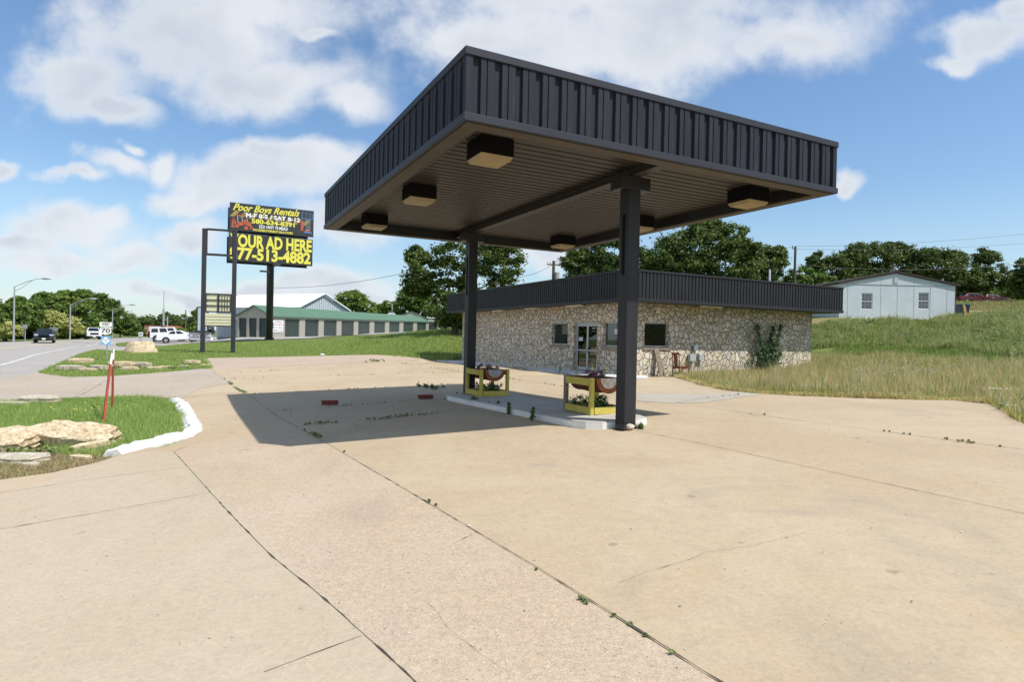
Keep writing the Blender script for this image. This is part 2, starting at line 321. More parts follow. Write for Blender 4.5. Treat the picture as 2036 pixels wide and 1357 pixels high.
def thing(name, label, cat, loc, rot=0, group=None):
    o = bpy.data.objects.new(name, None); C.objects.link(o); o.location = tuple(map(float, loc)); o.rotation_euler = (0, 0, rot); o.empty_display_size = .2
    o['label'] = label; o['category'] = cat
    if group: o['group'] = group
    return o
def tag(o, label, cat, group=None):
    o['label'] = label; o['category'] = cat
    if group: o['group'] = group
    return o
def copy_tree(o, parent=None):
    c = o.copy(); C.objects.link(c)
    if parent is not None: c.parent = parent
    for ch in list(bpy.data.objects):
        if ch.parent == o: copy_tree(ch, c)
    return c
def text(name, body, size, org, right, up, m, parent, xs=1., shear=0., bold=0., align='CENTER', ext=.004, width=None):
    cu = bpy.data.curves.new(name, 'FONT'); cu.body = body; cu.size = size; cu.shear = shear; cu.offset = bold; cu.align_x = align; cu.align_y = 'CENTER'; cu.resolution_u = 3
    t = bpy.data.objects.new(name, cu); C.objects.link(t)
    dg = bpy.context.evaluated_depsgraph_get(); me = bpy.data.meshes.new_from_object(t.evaluated_get(dg)); bpy.data.objects.remove(t)
    n = len(me.vertices); a = np.empty(n*3); me.vertices.foreach_get('co', a); a = a.reshape(-1, 3)
    if width: xs = width/(a[:, 0].max()-a[:, 0].min())
    right = np.asarray(right, float); up = np.asarray(up, float); nn = np.cross(right, up); nn /= np.linalg.norm(nn)
    P = np.asarray(org)+a[:, :1]*xs*right+a[:, 1:2]*up+nn*ext-np.array(root_of(parent))
    me.vertices.foreach_set('co', P.ravel()); me.materials.clear(); me.materials.append(m); me.update()
    o = bpy.data.objects.new(name, me); C.objects.link(o); o.parent = parent; return o
def np_mesh(name, V, F, m, col=None, loc=None):
    me = bpy.data.meshes.new(name); nv = len(V); nf = len(F); k = F.shape[1]
    if loc is not None: V = V-np.asarray(loc)
    me.vertices.add(nv); me.vertices.foreach_set('co', V.astype(np.float32).ravel())
    me.loops.add(nf*k); me.loops.foreach_set('vertex_index', F.astype(np.int32).ravel())
    me.polygons.add(nf); me.polygons.foreach_set('loop_start', np.arange(0, nf*k, k, dtype=np.int32)); me.polygons.foreach_set('loop_total', np.full(nf, k, np.int32))
    if col is not None:
        ca = me.color_attributes.new('Col', 'FLOAT_COLOR', 'POINT'); ca.data.foreach_set('color', np.c_[col, np.ones(len(col))].astype(np.float32).ravel())
    me.materials.append(m); me.update(calc_edges=True); o = bpy.data.objects.new(name, me); C.objects.link(o)
    if loc is not None: o.location = tuple(map(float, loc))
    return o

# ------------------------------------------------------------------ ground sheets
def inpoly(x, y, P):
    P = np.asarray(P)[:, :2]; n = len(P); r = np.zeros(len(x), bool)
    for i in range(n):
        x0, y0 = P[i]; x1, y1 = P[(i+1) % n]
        c = ((y0 > y) != (y1 > y)) & (x < (x1-x0)*(y-y0)/(y1-y0+1e-12)+x0); r ^= c
    return r
def drape(name, P, m, dz, cell=1., skirt=0., zf=None):
    P = np.asarray(P)[:, :2]; bm = bmesh.new(); vs = [bm.verts.new((x, y, 0)) for x, y in P]; bm.faces.new(vs)
    bmesh.ops.triangulate(bm, faces=bm.faces)
    lo = P.min(0); hi = P.max(0)
    for ax in (0, 1):
        no = (1, 0, 0) if ax == 0 else (0, 1, 0)
        cs = np.arange(math.ceil(lo[ax]/cell)*cell, hi[ax], cell)
        for c in cs:
            bmesh.ops.bisect_plane(bm, geom=bm.verts[:]+bm.edges[:]+bm.faces[:], plane_co=(c if ax == 0 else 0, c if ax == 1 else 0, 0), plane_no=no, dist=1e-5)
    bm.verts.ensure_lookup_table(); a = np.array([v.co[:2] for v in bm.verts]); z = TZ(a[:, 0], a[:, 1])+dz if zf is None else zf(a[:, 0], a[:, 1])
    for v, q in zip(bm.verts, z): v.co.z = q
    for f in bm.faces:
        f.normal_update()
        if f.normal.z < 0: f.normal_flip()
    if skirt:
        be = [e for e in bm.edges if len(e.link_faces) == 1]; r = bmesh.ops.extrude_edge_only(bm, edges=be)
        for v in r['geom']:
            if isinstance(v, bmesh.types.BMVert): v.co.z -= skirt
    me = bpy.data.meshes.new(name); bm.to_mesh(me); bm.free(); me.materials.append(m)
    o = bpy.data.objects.new(name, me); C.objects.link(o); o['kind'] = 'structure'; return o
def px(*L): return [G(*q) for q in L]
Wp = lambda x, y: np.array([x, y, 0.])

grass_edge = px((421, 735), (405, 714), (560, 711), (745, 707), (800, 710), (842, 715), (880, 721))
field_lo = px((75, 742), (100, 748.5), (140, 751), (220, 749), (330, 741), (400, 734.5))
road_near = px((300, 691), (300, 697), (256, 699), (237, 699), (192, 696), (159, 705), (124, 720))
isl_top = px((357, 798), (280, 791), (145, 795), (40, 798), (0, 806))
isl_right = px((235, 912), (290, 897), (330, 893), (385, 873), (402, 856), (388, 830), (372, 806))
isl_low = px((0, 962), (100, 948), (190, 927))
ISL = isl_top+[Wp(-17, 17.5), Wp(-17, 9), Wp(-10, 6.9)]+isl_low+isl_right
road_far = [Wp(-44, -60), Wp(-44, 20), Wp(-50, 50)]+px((0, 681), (97, 678.3), (195, 673.6), (276, 671.6))+[Wp(-86, 150), Wp(-72, 175), Wp(-20, 215), Wp(-20, 200), Wp(-60, 160), Wp(-62, 135)]+px((345, 680), (330, 682), (318, 687))
ROAD = road_far+road_near+field_lo+[grass_edge[0]]+px((330, 752), (300, 768))+isl_top+[Wp(-17, 17.5), Wp(-17, 9), Wp(-17, -60)]
BW_ = lambda a, t: Wl+a*u+t*w
B0 = np.array([4.5595, 24.0654, 0]); INU, INW = .8, 1.09; BLn, BWd, BZ, BF = 19.54, 13.26, 3.15, 1.271
Wl = B0+INU*u+INW*w
lot_right = [BW_(-2.0, 16.8), BW_(1, 16.8), BW_(1, 1.)]+px((1290, 752), (1345, 752), (1365, 757), (1400, 769), (1440, 777), (1500, 784.5), (1600, 790), (1700, 794), (1800, 797), (1900, 799), (1965, 806), (1990, 820), (2010, 835), (2036, 848))
LOT = grass_edge[:-1]+lot_right+[Wp(16, 8), Wp(18, -20), Wp(-10, -20), Wp(-10, 3), Wp(-9, 6.6)]+isl_low+isl_right+[isl_top[0]]+px((300, 768), (330, 752))
STK = D(538, 673, 72.); 
def build_ground():
    xs = np.r_[[-3000, -1500, -800, -500], np.arange(-360, -120, 12), np.arange(-120, -40, 3), np.arange(-40, 45, .75), np.arange(45, 100, 3), np.arange(100, 360, 14), [500, 800, 1500, 3000]]
    ys = np.r_[[-3000, -1000, -300], np.arange(-120, -10, 8), np.arange(-10, 60, .75), np.arange(60, 130, 2.), np.arange(130, 400, 10), [450, 600, 900, 1500, 3000]]
    X, Y = np.meshgrid(xs, ys, indexing='ij'); x = X.ravel(); y = Y.ravel(); r = np.hypot(x, y)
    z = TZ(np.clip(x, -900, 900), np.clip(y, -900, 900))
    m = inpoly(x, y, ROAD) | inpoly(x, y, LOT)
    z = z-np.where(m, .09, 0)
    nx, ny = len(xs), len(ys); I = np.arange(nx*ny).reshape(nx, ny)
    F = np.stack([I[:-1, :-1], I[1:, :-1], I[1:, 1:], I[:-1, 1:]], -1).reshape(-1, 4)
    # natural turf colour zones: mown green, dry tall grass, lush toe of the bank
    col = np.tile(np.array([.17, .22, .06]), (len(x), 1))
    def zone(px_, py_, rx, ry, c, k=1.):
        nonlocal col
        q = np.clip(1.4-np.hypot((x-px_)/rx, (y-py_)/ry), 0, 1)[:, None]*k; col = col*(1-q)+np.array(c)*q
    zone(11, 21, 6, 5, (.32, .27, .13)); zone(16, 18, 6, 4, (.30, .25, .12)); zone(20, 31, 9, 4, (.15, .22, .05)); zone(24, 44, 24, 4, (.32, .28, .13)); zone(50, 66, 30, 12, (.20, .17, .075))
    zone(-8, 8.4, 5, 1.1, (.27, .21, .12))
    g = mat('turf_soil', (.1, .15, .04), .95, var=.35, vscale=.7, attr='Col', fine=.4, fscale=14, bump=.5, bscale=9, spec=.1)
    o = np_mesh('ground', np.c_[x, y, z], F, g, col); o['kind'] = 'structure'
    me = o.data; me.polygons.foreach_set('use_smooth', [True]*len(me.polygons))
build_ground()
mc_tan = concrete('concrete_tan', (.505, .410, .282), (.465, .362, .238), (.39, .325, .235), .055, 70, .8, .08)
mc_rough = concrete('concrete_rough', (.525, .43, .32), (.50, .39, .275), (.40, .335, .26), .20, 150, .55, .14)
mc_pale = concrete('concrete_pale', (.50, .42, .31), (.475, .39, .28), (.41, .345, .26), .06, 80, .6, .08)
mc_far = concrete('concrete_far', (.49, .385, .29), (.45, .36, .28), (.40, .35, .29), .08, 50, .6, .08)
m_asph = concrete('asphalt_old', (.40, .375, .345), (.37, .345, .32), (.33, .31, .29), .12, 45, .4, .1)
m_apron = concrete('concrete_apron', (.46, .39, .31), (.42, .355, .28), (.37, .32, .26), .12, 45, .6, .1)
m_white = mat('white_paint', (.78, .78, .76), .6, var=.12, vscale=2, fine=.08, fscale=40)
m_joint = mat('joint_filler', (.085, .07, .055), .95, var=.4, vscale=5)
drape('road', ROAD, m_asph, .02, 4.)
drape('parking_lot', LOT, mc_tan, .04, 1., skirt=.14)
# slabs of other colour, 4-6 mm above the lot
jA = px((345, 905), (420, 990), (540, 1122), (640, 1210), (720, 1283)); jA0 = G(345, 905); jA1 = G(800, 1357)
jB = [G(505, 795), G(555, 833), G(620, 870), G(735, 940), G(1060, 1140)]; jB1 = G(1368, 1340)
dA = (jA1-jA0)/np.linalg.norm(jA1-jA0); dB = (jB1-jB[2])/np.linalg.norm(jB1-jB[2])
drape('parking_lot', [jA0]+[jA1, jA1+dA*3, Wp(-10, -2), Wp(-10, 3), Wp(-9, 6.65)]+[q+np.array([0.02, .0, 0]) for q in isl_low]+px((238, 914), (300, 903)), mc_pale, .0450, 1.)
drape('parking_lot', [jA0, jA1, jA1+dA*3, jB1+dB*3, jB1, jB[4], jB[3], G(690, 905), G(600, 868), G(515, 868), G(440, 880), G(375, 893)], mc_rough, .0440, 1.)
drape('parking_lot', px((430, 741), (421, 735), (405, 714.5), (560, 711.5), (745, 707.5), (842, 715.5), (700, 724), (480, 733)), mc_far, .0445, 2.)
drape('driveway', px((75, 744), (140, 753), (220, 751), (330, 743), (421, 737), (455, 765), (400, 775), (357, 798), (280, 791), (145, 795), (40, 798), (0, 806), (-120, 815), (-120, 770), (0, 755)), m_apron, .0465, 2.)
drape('gravel_yard', [STK+np.array([-12, -7, 0]), STK+np.array([6, -4.5, 0]), STK+np.array([9, 18, 0]), STK+np.array([13, 60, 0]), STK+np.array([7, 60, 0]), STK+np.array([0, .5, 0]), STK+np.array([-14, 2, 0]), STK+np.array([-22, 9, 0]), STK+np.array([-26, 3, 0])], concrete('gravel', (.42, .40, .37), (.38, .36, .33), (.33, .31, .29), .2, 30, .4, .2), .05, 2.)

def nm_road(n): return n == 'road_marking'
def ribbon(name, pts, wd_, m, dz, jit=0., kind='structure', step=.12):
    if nm_road(name): jit = 0
    P = [np.asarray(p)[:2] for p in pts]; L = [P[0]]
    for a, b in zip(P[:-1], P[1:]):
        n = max(1, int(np.linalg.norm(b-a)/step))
        for i in range(1, n+1): L.append(a+(b-a)*i/n)
    L = np.array(L); T = np.gradient(L, axis=0); T /= np.linalg.norm(T, axis=1)[:, None]+1e-9; Nn = np.c_[-T[:, 1], T[:, 0]]
    wv = wd_*(1 if nm_road(name) else .35+jit*np.maximum(0, rng.normal(0, .7, len(L)))); off = ((.012 if name == 'pavement_crack' else 0)+jit*wd_*.4)*np.cumsum(rng.normal(0, .35, len(L))); off -= np.linspace(off[0], off[-1], len(L))
    off = np.clip(off, -.09, .09) if name == 'pavement_crack' else np.clip(off, -wd_*2, wd_*2)
    a = L+Nn*(off+wv/2)[:, None]; b = L+Nn*(off-wv/2)[:, None]
    V = np.r_[np.c_[a, TZ(a[:, 0], a[:, 1])+dz], np.c_[b, TZ(b[:, 0], b[:, 1])+dz]]; n = len(L); i = np.arange(n-1)
    o = np_mesh(name, V, np.stack([i, i+n, i+n+1, i+1], -1), m); o['kind'] = kind; return o
def jt(p, wd_=.016, jit=.4, nm='pavement_joint'): return ribbon(nm, p, wd_, m_joint, .0485, jit, step=.05 if nm == 'pavement_crack' else .08)
jt([jA0, *px((420, 990), (540, 1122), (640, 1210)), jA1, jA1+dA*3], .010, 1.3)
jt([G(375, 893), jA0], .02)
jt([G(421, 739), G(455, 765), G(490, 787)]+jB+[jB1, jB1+dB*3], .015, .8)
jt([G(-500, 1080)]+px((0, 990), (190, 960), (362, 937)), .014); jt([G(-500, 1160)]+px((0, 1064), (210, 1027), (418, 989)), .014); jt([G(525, 1357), G(620, 1320), G(718, 1283)], .008, .5)
jt(px((490, 787), (600, 783), (800, 772), (905, 766)), .03); jt(px((540, 822), (640, 814), (760, 803), (905, 796)), .03); jt(px((598, 851), (700, 843), (830, 830), (975, 815)), .03, .6)
jt([G(1264, 862), G(1400, 890), G(1700, 957), G(2036, 1032), G(2300, 1095)], .02, .3)
jt([G(1345, 805), G(1480, 826), G(1650, 850), G(1800, 870), G(2036, 901), G(2200, 925)], .02, .6)
jt([G(1345, 805), G(1420, 793), G(1480, 788)], .02, .6)
jt(px((450, 759), (600, 754), (760, 748), (905, 744)), .03, .6); jt(px((435, 747), (600, 737), (760, 729), (880, 724)), .03, .6); jt(px((800, 725), (900, 741), (1000, 754), (1160, 775), (1250, 787)), .03, .5)
jt(px((395, 786), (455, 785), (490, 787)), .025); jt(px((0, 830), (25, 815), (60, 800)), .03); jt(px((115, 805), (160, 790), (210, 760)), .03, .7)
ck = lambda p, s=1: jt(p, .004*s, .7, 'pavement_crack')
ck(px((1230, 1173), (1290, 1148), (1370, 1125), (1400, 1112), (1500, 1098), (1600, 1072))); ck(px((850, 1215), (868, 1232), (890, 1262), (925, 1290), (960, 1320), (1010, 1357)), .5); ck(px((575, 818), (582, 826), (577, 835)), 2.5); ck(px((700, 843), (706, 852), (714, 862)), 2)
ck(px((900, 1095), (950, 1070))); ck(px((340, 738), (410, 742))); ck(px((150, 790), (175, 772), (230, 764)), 3)
# markings
m_yel = mat('yellow_line_paint', (.85, .66, .16), .7, var=.3, vscale=1.5, col2=(.66, .55, .28)); m_wl = mat('white_line_paint', (.62, .61, .57), .7, var=.2, vscale=1)
def mark(p, wd_, m, dz=.03): return ribbon('road_marking', p, wd_, m, dz, 0, step=1.)
mark([Wp(-18, -30), Wp(-18.5, 5), Wp(-21.5, 22)]+px((0, 728), (65, 708.5), (130, 694.7), (195, 684), (233, 679.8), (270, 677.5)), .22, m_wl)
for s in (0, .35): mark([q+np.array([s, 0, 0]) for q in [Wp(-33, 20)]+px((0, 694), (65, 687.5), (105, 684.5), (160, 680.5), (215, 676.5))], .14, m_yel)
mark(px((297, 692.5), (320, 689), (345, 686.5)), .25, m_wl)
for k in range(4):
    t0 = 1.0+k*3.4; mark([BW_(-2.3, t0), BW_(-6.9, t0)], .12, m_yel, .050)
sw = [BW_(-2.0, 17.0), BW_(-2.0, -.9), BW_(-.45, -1.95), BW_(.7, -.5), BW_(.25, .3), BW_(.25, 17.0)]
m_walk = mat('painted_walk', (.66, .66, .64), .7, var=.15, vscale=1.2, fine=.12, fscale=30)
_wz = lambda q: .145-.0065*float((q-Wl)@w)
n_ = len(sw); tp_ = [np.array([q[0], q[1], _wz(q)]) for q in sw]; MB().add(tp_+[q-ZZ*.5 for q in tp_], [tuple(range(n_))]+[(i, i+n_, (i+1) % n_+n_, (i+1) % n_) for i in range(n_)]).build('sidewalk', m_walk, bevel=.015, kind='structure')
drape('parking_lot', px((1266, 788), (1340, 786), (1400, 789), (1478, 783), (1520, 787), (1470, 794), (1398, 805), (1330, 806), (1266, 801)), concrete('concrete_grey', (.46, .42, .35), (.43, .39, .32), (.38, .34, .28), .09, 60, .4, .08), .0455, 1.)
m_hill = None

# ------------------------------------------------------------------ canopy
CA = np.array([-.6531, 7.7551, 0]); CL, CW, CZ, CF = 9.3875, 7.3336, 4.3495, .9394
cw = lambda a, t, z=0.: CA+a*u+t*w+z*ZZ
m_char = mat('charcoal_metal', (.030, .033, .046), .5, streak=.16, bump=.12, bscale=2.5, var=.12, vscale=1.2, spec=.08, fine=.08, fscale=25)
m_trim = mat('charcoal_trim', (.040, .044, .056), .5, spec=.15, var=.1, vscale=2)
m_post = mat('post_black', (.026, .026, .030), .45, streak=.10, var=.15, vscale=1.5, spec=.25)
m_sfas = mat('dark_fascia', (.026, .027, .032), .5, streak=.10, var=.15, vscale=1.2, spec=.18)
m_ceil = mat('ceiling_metal', (.048, .041, .033), .45, streak=.14, spec=.3, var=.15, vscale=1)
m_soff = mat('soffit_brown', (.075, .058, .040), .6, var=.25, vscale=1.5)
m_dark = mat('dark_steel', (.022, .021, .022), .45, var=.2, vscale=2)
m_blk = mat('black_void', (.008, .008, .009), .8, spec=.1)
def ribbed(p0, p1, z0, z1, pitch, out, depth, slot=.30, start=None):
    """vertical trapezoid ribs: flats on the outside, recessed slots between; returns MB"""
    p0 = np.asarray(p0, float); p1 = np.asarray(p1, float); L = np.linalg.norm(p1-p0); d = (p1-p0)/L; n = max(1, round(L/pitch)); pt = L/n
    prof = [(0, 0)]
    for i in range(n):
        a = i*pt; s = pt*slot; e = pt*.035
        c = a+pt*.5
        prof += [(c-s/2-e, 0), (c-s/2, -depth), (c+s/2, -depth), (c+s/2+e, 0)]
        if pitch > .25: prof += [(a+pt-.022, 0), (a+pt-.018, -.014), (a+pt-.006, -.014), (a+pt-.001, 0)] if i < n-1 else []
    prof.append((L, 0)); mb = MB(); out = np.asarray(out, float)
    for (s0, d0), (s1, d1) in zip(prof[:-1], prof[1:]):
        A = p0+d*s0+out*d0; Bq = p0+d*s1+out*d1
        mb.quad(A+ZZ*z0, Bq+ZZ*z0, Bq+ZZ*z1, A+ZZ*z1)
    return mb
P1 = cw(CW/2, 1.2965); P2 = cw(CW/2, CL-1.2965); P1[2] = TZ(*P1[:2])[0]+.03; P2[2] = TZ(*P2[:2])[0]+.1
can = thing('fuel_canopy', 'large charcoal metal canopy with ribbed fascia on two square posts over the lot', 'canopy', (P1[0], P1[1], P1[2]))
zt = CZ+CF
for a, b, o_ in ((cw(0, 0), cw(CW, 0), -w), (cw(0, CL), cw(0, 0), -u), (cw(CW, CL), cw(0, CL), w), (cw(CW, 0), cw(CW, CL), u)):
    ribbed(a, b, CZ+.09, zt-.09, .305, o_, .045).build('fascia_panel', m_char, can)
def frame(z0, z1, out, thick):
    mb = MB()
    for (a0, t0, a1, t1) in ((-out, -out, CW+out, thick-out), (-out, CL+out-thick, CW+out, CL+out), (-out, thick-out, thick-out, CL+out-thick), (CW+out-thick, thick-out, CW+out, CL+out-thick)):
        mb.obox(cw(a0, t0, z0), u*(a1-a0), w*(t1-t0), ZZ*(z1-z0))
    return mb
frame(zt-.10, zt, .018, .05).build('top_trim', m_trim, can, bevel=.004)
frame(CZ, CZ+.10, .022, .06).build('bottom_trim', m_trim, can, bevel=.004)
mb = MB(); t_ = .26     # return flange under the fascia
for (a0, t0, a1, t1) in ((.04, .04, CW-.04, t_), (.04, CL-t_, CW-.04, CL-.04), (.04, t_, t_, CL-t_), (CW-t_, t_, CW-.04, CL-t_)):
    mb.obox(cw(a0, t0, CZ-.012), u*(a1-a0), w*(t1-t0), ZZ*.015)
mb.build('soffit_return', m_soff, can)
mb = MB(); zc = CZ+.22; nR = int((CL-.12)/.21); pt = (CL-.12)/nR
for i in range(nR):
    t0 = .06+i*pt
    for (s0, z0, s1, z1) in ((0, 0, .155, 0), (.155, 0, .165, .05), (.165, .05, .2, .05), (.2, .05, pt, 0)):
        mb.quad(cw(.05, t0+s0, zc+z0), cw(.05, t0+s1, zc+z1), cw(CW-.05, t0+s1, zc+z1), cw(CW-.05, t0+s0, zc+z0))
mb.build('ceiling_panel', m_ceil, can)
MB().obox(cw(.05, .05, zt-.2), u*(CW-.1), w*(CL-.1), ZZ*.05).build('roof_deck', m_trim, can)
mb = MB(); hb = CW/2
mb.obox(cw(hb-.10, .08, CZ+.06), u*.20, w*(CL-.16), ZZ*.018); mb.obox(cw(hb-.006, .08, CZ+.078), u*.012, w*(CL-.16), ZZ*.30)
mb.build('roof_beam', m_ceil, can)
mb = MB()
for a in (.28, CW-.28-.02):
    mb.obox(cw(a, .1, CZ+.0), u*.02, w*(CL-.2), ZZ*.27)
for t in (.28, CL-.30):
    mb.obox(cw(.3, t, CZ+.0), u*(CW-.6), w*.02, ZZ*.27)
mb.build('edge_channel', m_dark, can)
hs = .125
for P, bz in ((P1, 0), (P2, 0)):
    q = MB().obox(P-hs*u-hs*w, u*2*hs, w*2*hs, ZZ*(CZ-.17-P[2])).build('post', m_post, can, bevel=.008)
    MB().obox(P*[1, 1, 0]-.30*u-.17*w+ZZ*(CZ-.17), u*.60, w*.34, ZZ*.22).build('cap_bracket', m_dark, q, bevel=.006)
    MB().obox(P-.19*u-.19*w-ZZ*.01, u*.38, w*.38, ZZ*.022).build('base_plate', m_dark, q)
# access slot near the top of each post
for P in (P1, P2):
    MB().obox(P*[1, 1, 0]-(hs+.003)*u-.04*w+ZZ*2.72, u*.006, w*.08, ZZ*1.05).build('access_slot', m_blk, can)
m_lens = mat('lens_amber', (.52, .39, .21), .45, var=.15, vscale=3, transl=.25)
rows = {(0, 0): 'with amber lens, nearest the front corner of the canopy', (0, 1): 'in the middle of the left row under the canopy', (0, 2): 'at the far left corner of the canopy', (1, 0): 'at the right corner of the canopy against open sky', (1, 1): 'half hidden behind the front canopy post', (1, 2): 'at the far corner of the canopy in front of the trees'}
for (i, j), lab in rows.items():
    c = cw((.93, 6.45)[i], (1.22, 4.5, 7.9)[j], 4.24)
    t = thing('canopy_light', 'boxy canopy light '+lab, 'canopy light', c, 0, 'six box lights under the canopy ceiling')
    MB().cbox(c+ZZ*.19, u*.54, w*.54, ZZ*.26).build('housing', m_blk, t, bevel=.006)
    mb = MB(); h = .262; k = .232
    T_ = [c+ZZ*.06+sx*h*u+sy*h*w for sx, sy in ((-1, -1), (1, -1), (1, 1), (-1, 1))]; Bt = [c+sx*k*u+sy*k*w for sx, sy in ((-1, -1), (1, -1), (1, 1), (-1, 1))]
    mb.add(T_+Bt, [(4, 7, 6, 5), (0, 4, 5, 1), (1, 5, 6, 2), (2, 6, 7, 3), (3, 7, 4, 0)]); mb.build('lens', m_lens, t)

# fuel island
def isl_pts(z):
    a0, a1, t0, t1 = 2.98, 4.46, 1.42, 8.3
    L = [(a0, t0+.45), (a0+.08, t0+.2), (a0+.3, t0+.02), (a0+.6, t0), (a1-.35, t0), (a1-.12, t0+.12), (a1, t0+.4), (a1, t1-.3), (a1-.3, t1), (a0+.3, t1), (a0+.05, t1-.2), (a0, t1-.5)]
    return [cw(a, t, 0) for a, t in L]
ip = isl_pts(0); zi = lambda p: TZ(p[0], p[1])[0]
top = [p+ZZ*(zi(p)+.17) for p in ip]; bot = [p+ZZ*(zi(p)-.1) for p in ip]; n = len(ip)
mb = MB().add(top+bot, [tuple(range(n))]+[(i, i+n, (i+1) % n+n, (i+1) % n) for i in range(n)])
o = mb.build('fuel_island', [mat('island_paint', (.50, .49, .45), .75, var=.25, vscale=1.5, fine=.1, col2=(.42, .39, .34))], loc=cw(3.7, 5, 0), bevel=.025); tag(o, 'long raised concrete island with white painted sides between the two canopy posts', 'curb island')
mb = MB()
for i in range(n):
    j = (i+1) % n; a = top[i]; b = top[j]; d = b-a; d[2] = 0; nn = np.array([d[1], -d[0], 0]); nn /= np.linalg.norm(nn)+1e-9
    if np.dot(nn, a-cw(3.7, 5)) < 0: nn = -nn
    a2 = a+nn*.004-ZZ*.02; b2 = b+nn*.004-ZZ*.02; mb.quad(bot[i]+nn*.004, bot[j]+nn*.004, b2, a2)
q = mb.build('painted_side', m_white, o)
IZ = lambda P: float(TZ(P[0], P[1])[0]+.172)

def grit(name, label, poly, n, s0, s1, cols, seed, dz=.047):
    r = np.random.default_rng(seed); P = np.asarray(poly)[:, :2]; lo, hi = P.min(0), P.max(0); q = r.uniform(lo, hi, (n*4, 2)); q = q[inpoly(q[:, 0], q[:, 1], P)][:n]; n = len(q); z = TZ(q[:, 0], q[:, 1])+dz
    s = r.uniform(s0, s1, n)*np.exp(r.normal(0, .35, n)); th = r.uniform(0, 2*pi, n); V = []
    for k in range(4): a = th+k*pi/2+r.uniform(-.3, .3, n); V.append(np.c_[q[:, 0]+np.cos(a)*s*r.uniform(.6, 1.2, n), q[:, 1]+np.sin(a)*s*r.uniform(.6, 1.2, n), z])
    V.append(np.c_[q[:, 0], q[:, 1], z+s*.7]); V = np.stack(V, 1).reshape(-1, 3); i = np.arange(n)[:, None]*5; F = np.concatenate([i+np.array([[k, (k+1) % 4, 4]]) for k in range(4)])
    c = np.array(cols)[r.integers(0, len(cols), n)]*r.uniform(.7, 1.2, (n, 1)); o = np_mesh(name, V, F, mat('loose_stone', (.4, .35, .3), .9, attr='Col'), np.repeat(c, 5, 0)); o['kind'] = 'stuff'; o['label'] = label; o['category'] = 'gravel'
NB = px((0, 1357), (0, 1000), (350, 915), (700, 800), (1250, 790), (2036, 860), (2036, 1357))
grit('loose_gravel', 'tiny loose stones scattered over the lot', NB, 2600, .002, .0065, [(.46, .41, .33), (.30, .26, .21), (.52, .48, .42), (.16, .14, .12)], 31)
grit('loose_gravel', 'loose gravel gathered along the long joint', [p+np.array([.12, 0, 0]) for p in jB]+[jB1+np.array([.12, 0, 0]), jB1-np.array([.25, 0, 0])]+[p-np.array([.25, 0, 0]) for p in jB[::-1]], 1600, .003, .008, [(.50, .46, .40), (.34, .30, .26), (.60, .57, .52)], 32)
grit('loose_gravel', 'loose grey chips on the rough concrete strip', [jA0, jA1, jA1+dA*2, jB1+dB*2, jB1, jB[3], G(690, 905), G(515, 868)], 3800, .002, .005, [(.52, .49, .45), (.40, .38, .36), (.58, .54, .49)], 33)
# planters
m_pyel = mat('yellow_timber', (.58, .49, .09), .8, var=.45, vscale=5, col2=(.50, .40, .09), fine=.25, fscale=30)
m_bare = mat('weathered_timber', (.28, .23, .17), .9, var=.35, vscale=8, fine=.3, fscale=40)
m_drum = mat('red_drum', (.15, .028, .02), .6, var=.4, vscale=5, col2=(.16, .06, .025))
m_rust = mat('rusty_drum_rim', (.33, .105, .03), .85, var=.4, vscale=9, col2=(.20, .06, .025), fine=.3)
m_dgrey = mat('worn_grey_paint', (.40, .42, .45), .7, var=.35, vscale=6, col2=(.30, .28, .26))
m_leaf = mat('leaf_green', (.05, .11, .03), .6, attr='Col', transl=.2)
def leaf_cloud(centres, radii, n, size, cA, cB, seed, up=.3, aspect=.55):
    r = np.random.default_rng(seed); centres = np.asarray(centres, float); radii = np.asarray(radii, float)
    if radii.ndim == 1: radii = np.c_[radii, radii, radii]
    k = r.integers(0, len(centres), n); d = r.normal(size=(n, 3)); d /= np.linalg.norm(d, axis=1)[:, None]
    rad = np.minimum(np.abs(r.normal(0, .60, n)), 1.15); P = centres[k]+d*radii[k]*rad[:, None]
    nr = d*.7+r.normal(size=(n, 3))*.6; nr[:, 2] += up; nr /= np.linalg.norm(nr, axis=1)[:, None]
    t = np.cross(nr, r.normal(size=(n, 3))); t /= np.linalg.norm(t, axis=1)[:, None]; b = np.cross(nr, t)
    s = size*r.uniform(.6, 1.35, n)[:, None]
    V = np.stack([P-t*s, P+b*s*aspect-nr*s*.15, P+t*s, P-b*s*aspect-nr*s*.15], 1).reshape(-1, 3); F = np.arange(4*n).reshape(n, 4)
    ct = r.uniform(0, 1, len(centres))[k]*.6+r.uniform(0, 1, n)*.4
    col = np.array(cA)[None]*(1-ct)[:, None]+np.array(cB)[None]*ct[:, None]; col = np.repeat(col, 4, 0)
    return V, F, col
def foliage(name, m, parent, *a, loc=None, **k):
    V, F, col = leaf_cloud(*a, **k); org = np.array(root_of(parent)) if parent is not None else (np.asarray(loc) if loc is not None else None)
    o = np_mesh(name, V if org is None else V, F, m, col, loc=org)
    if parent is not None: o.parent = parent; o.location = (0, 0, 0)
    return o
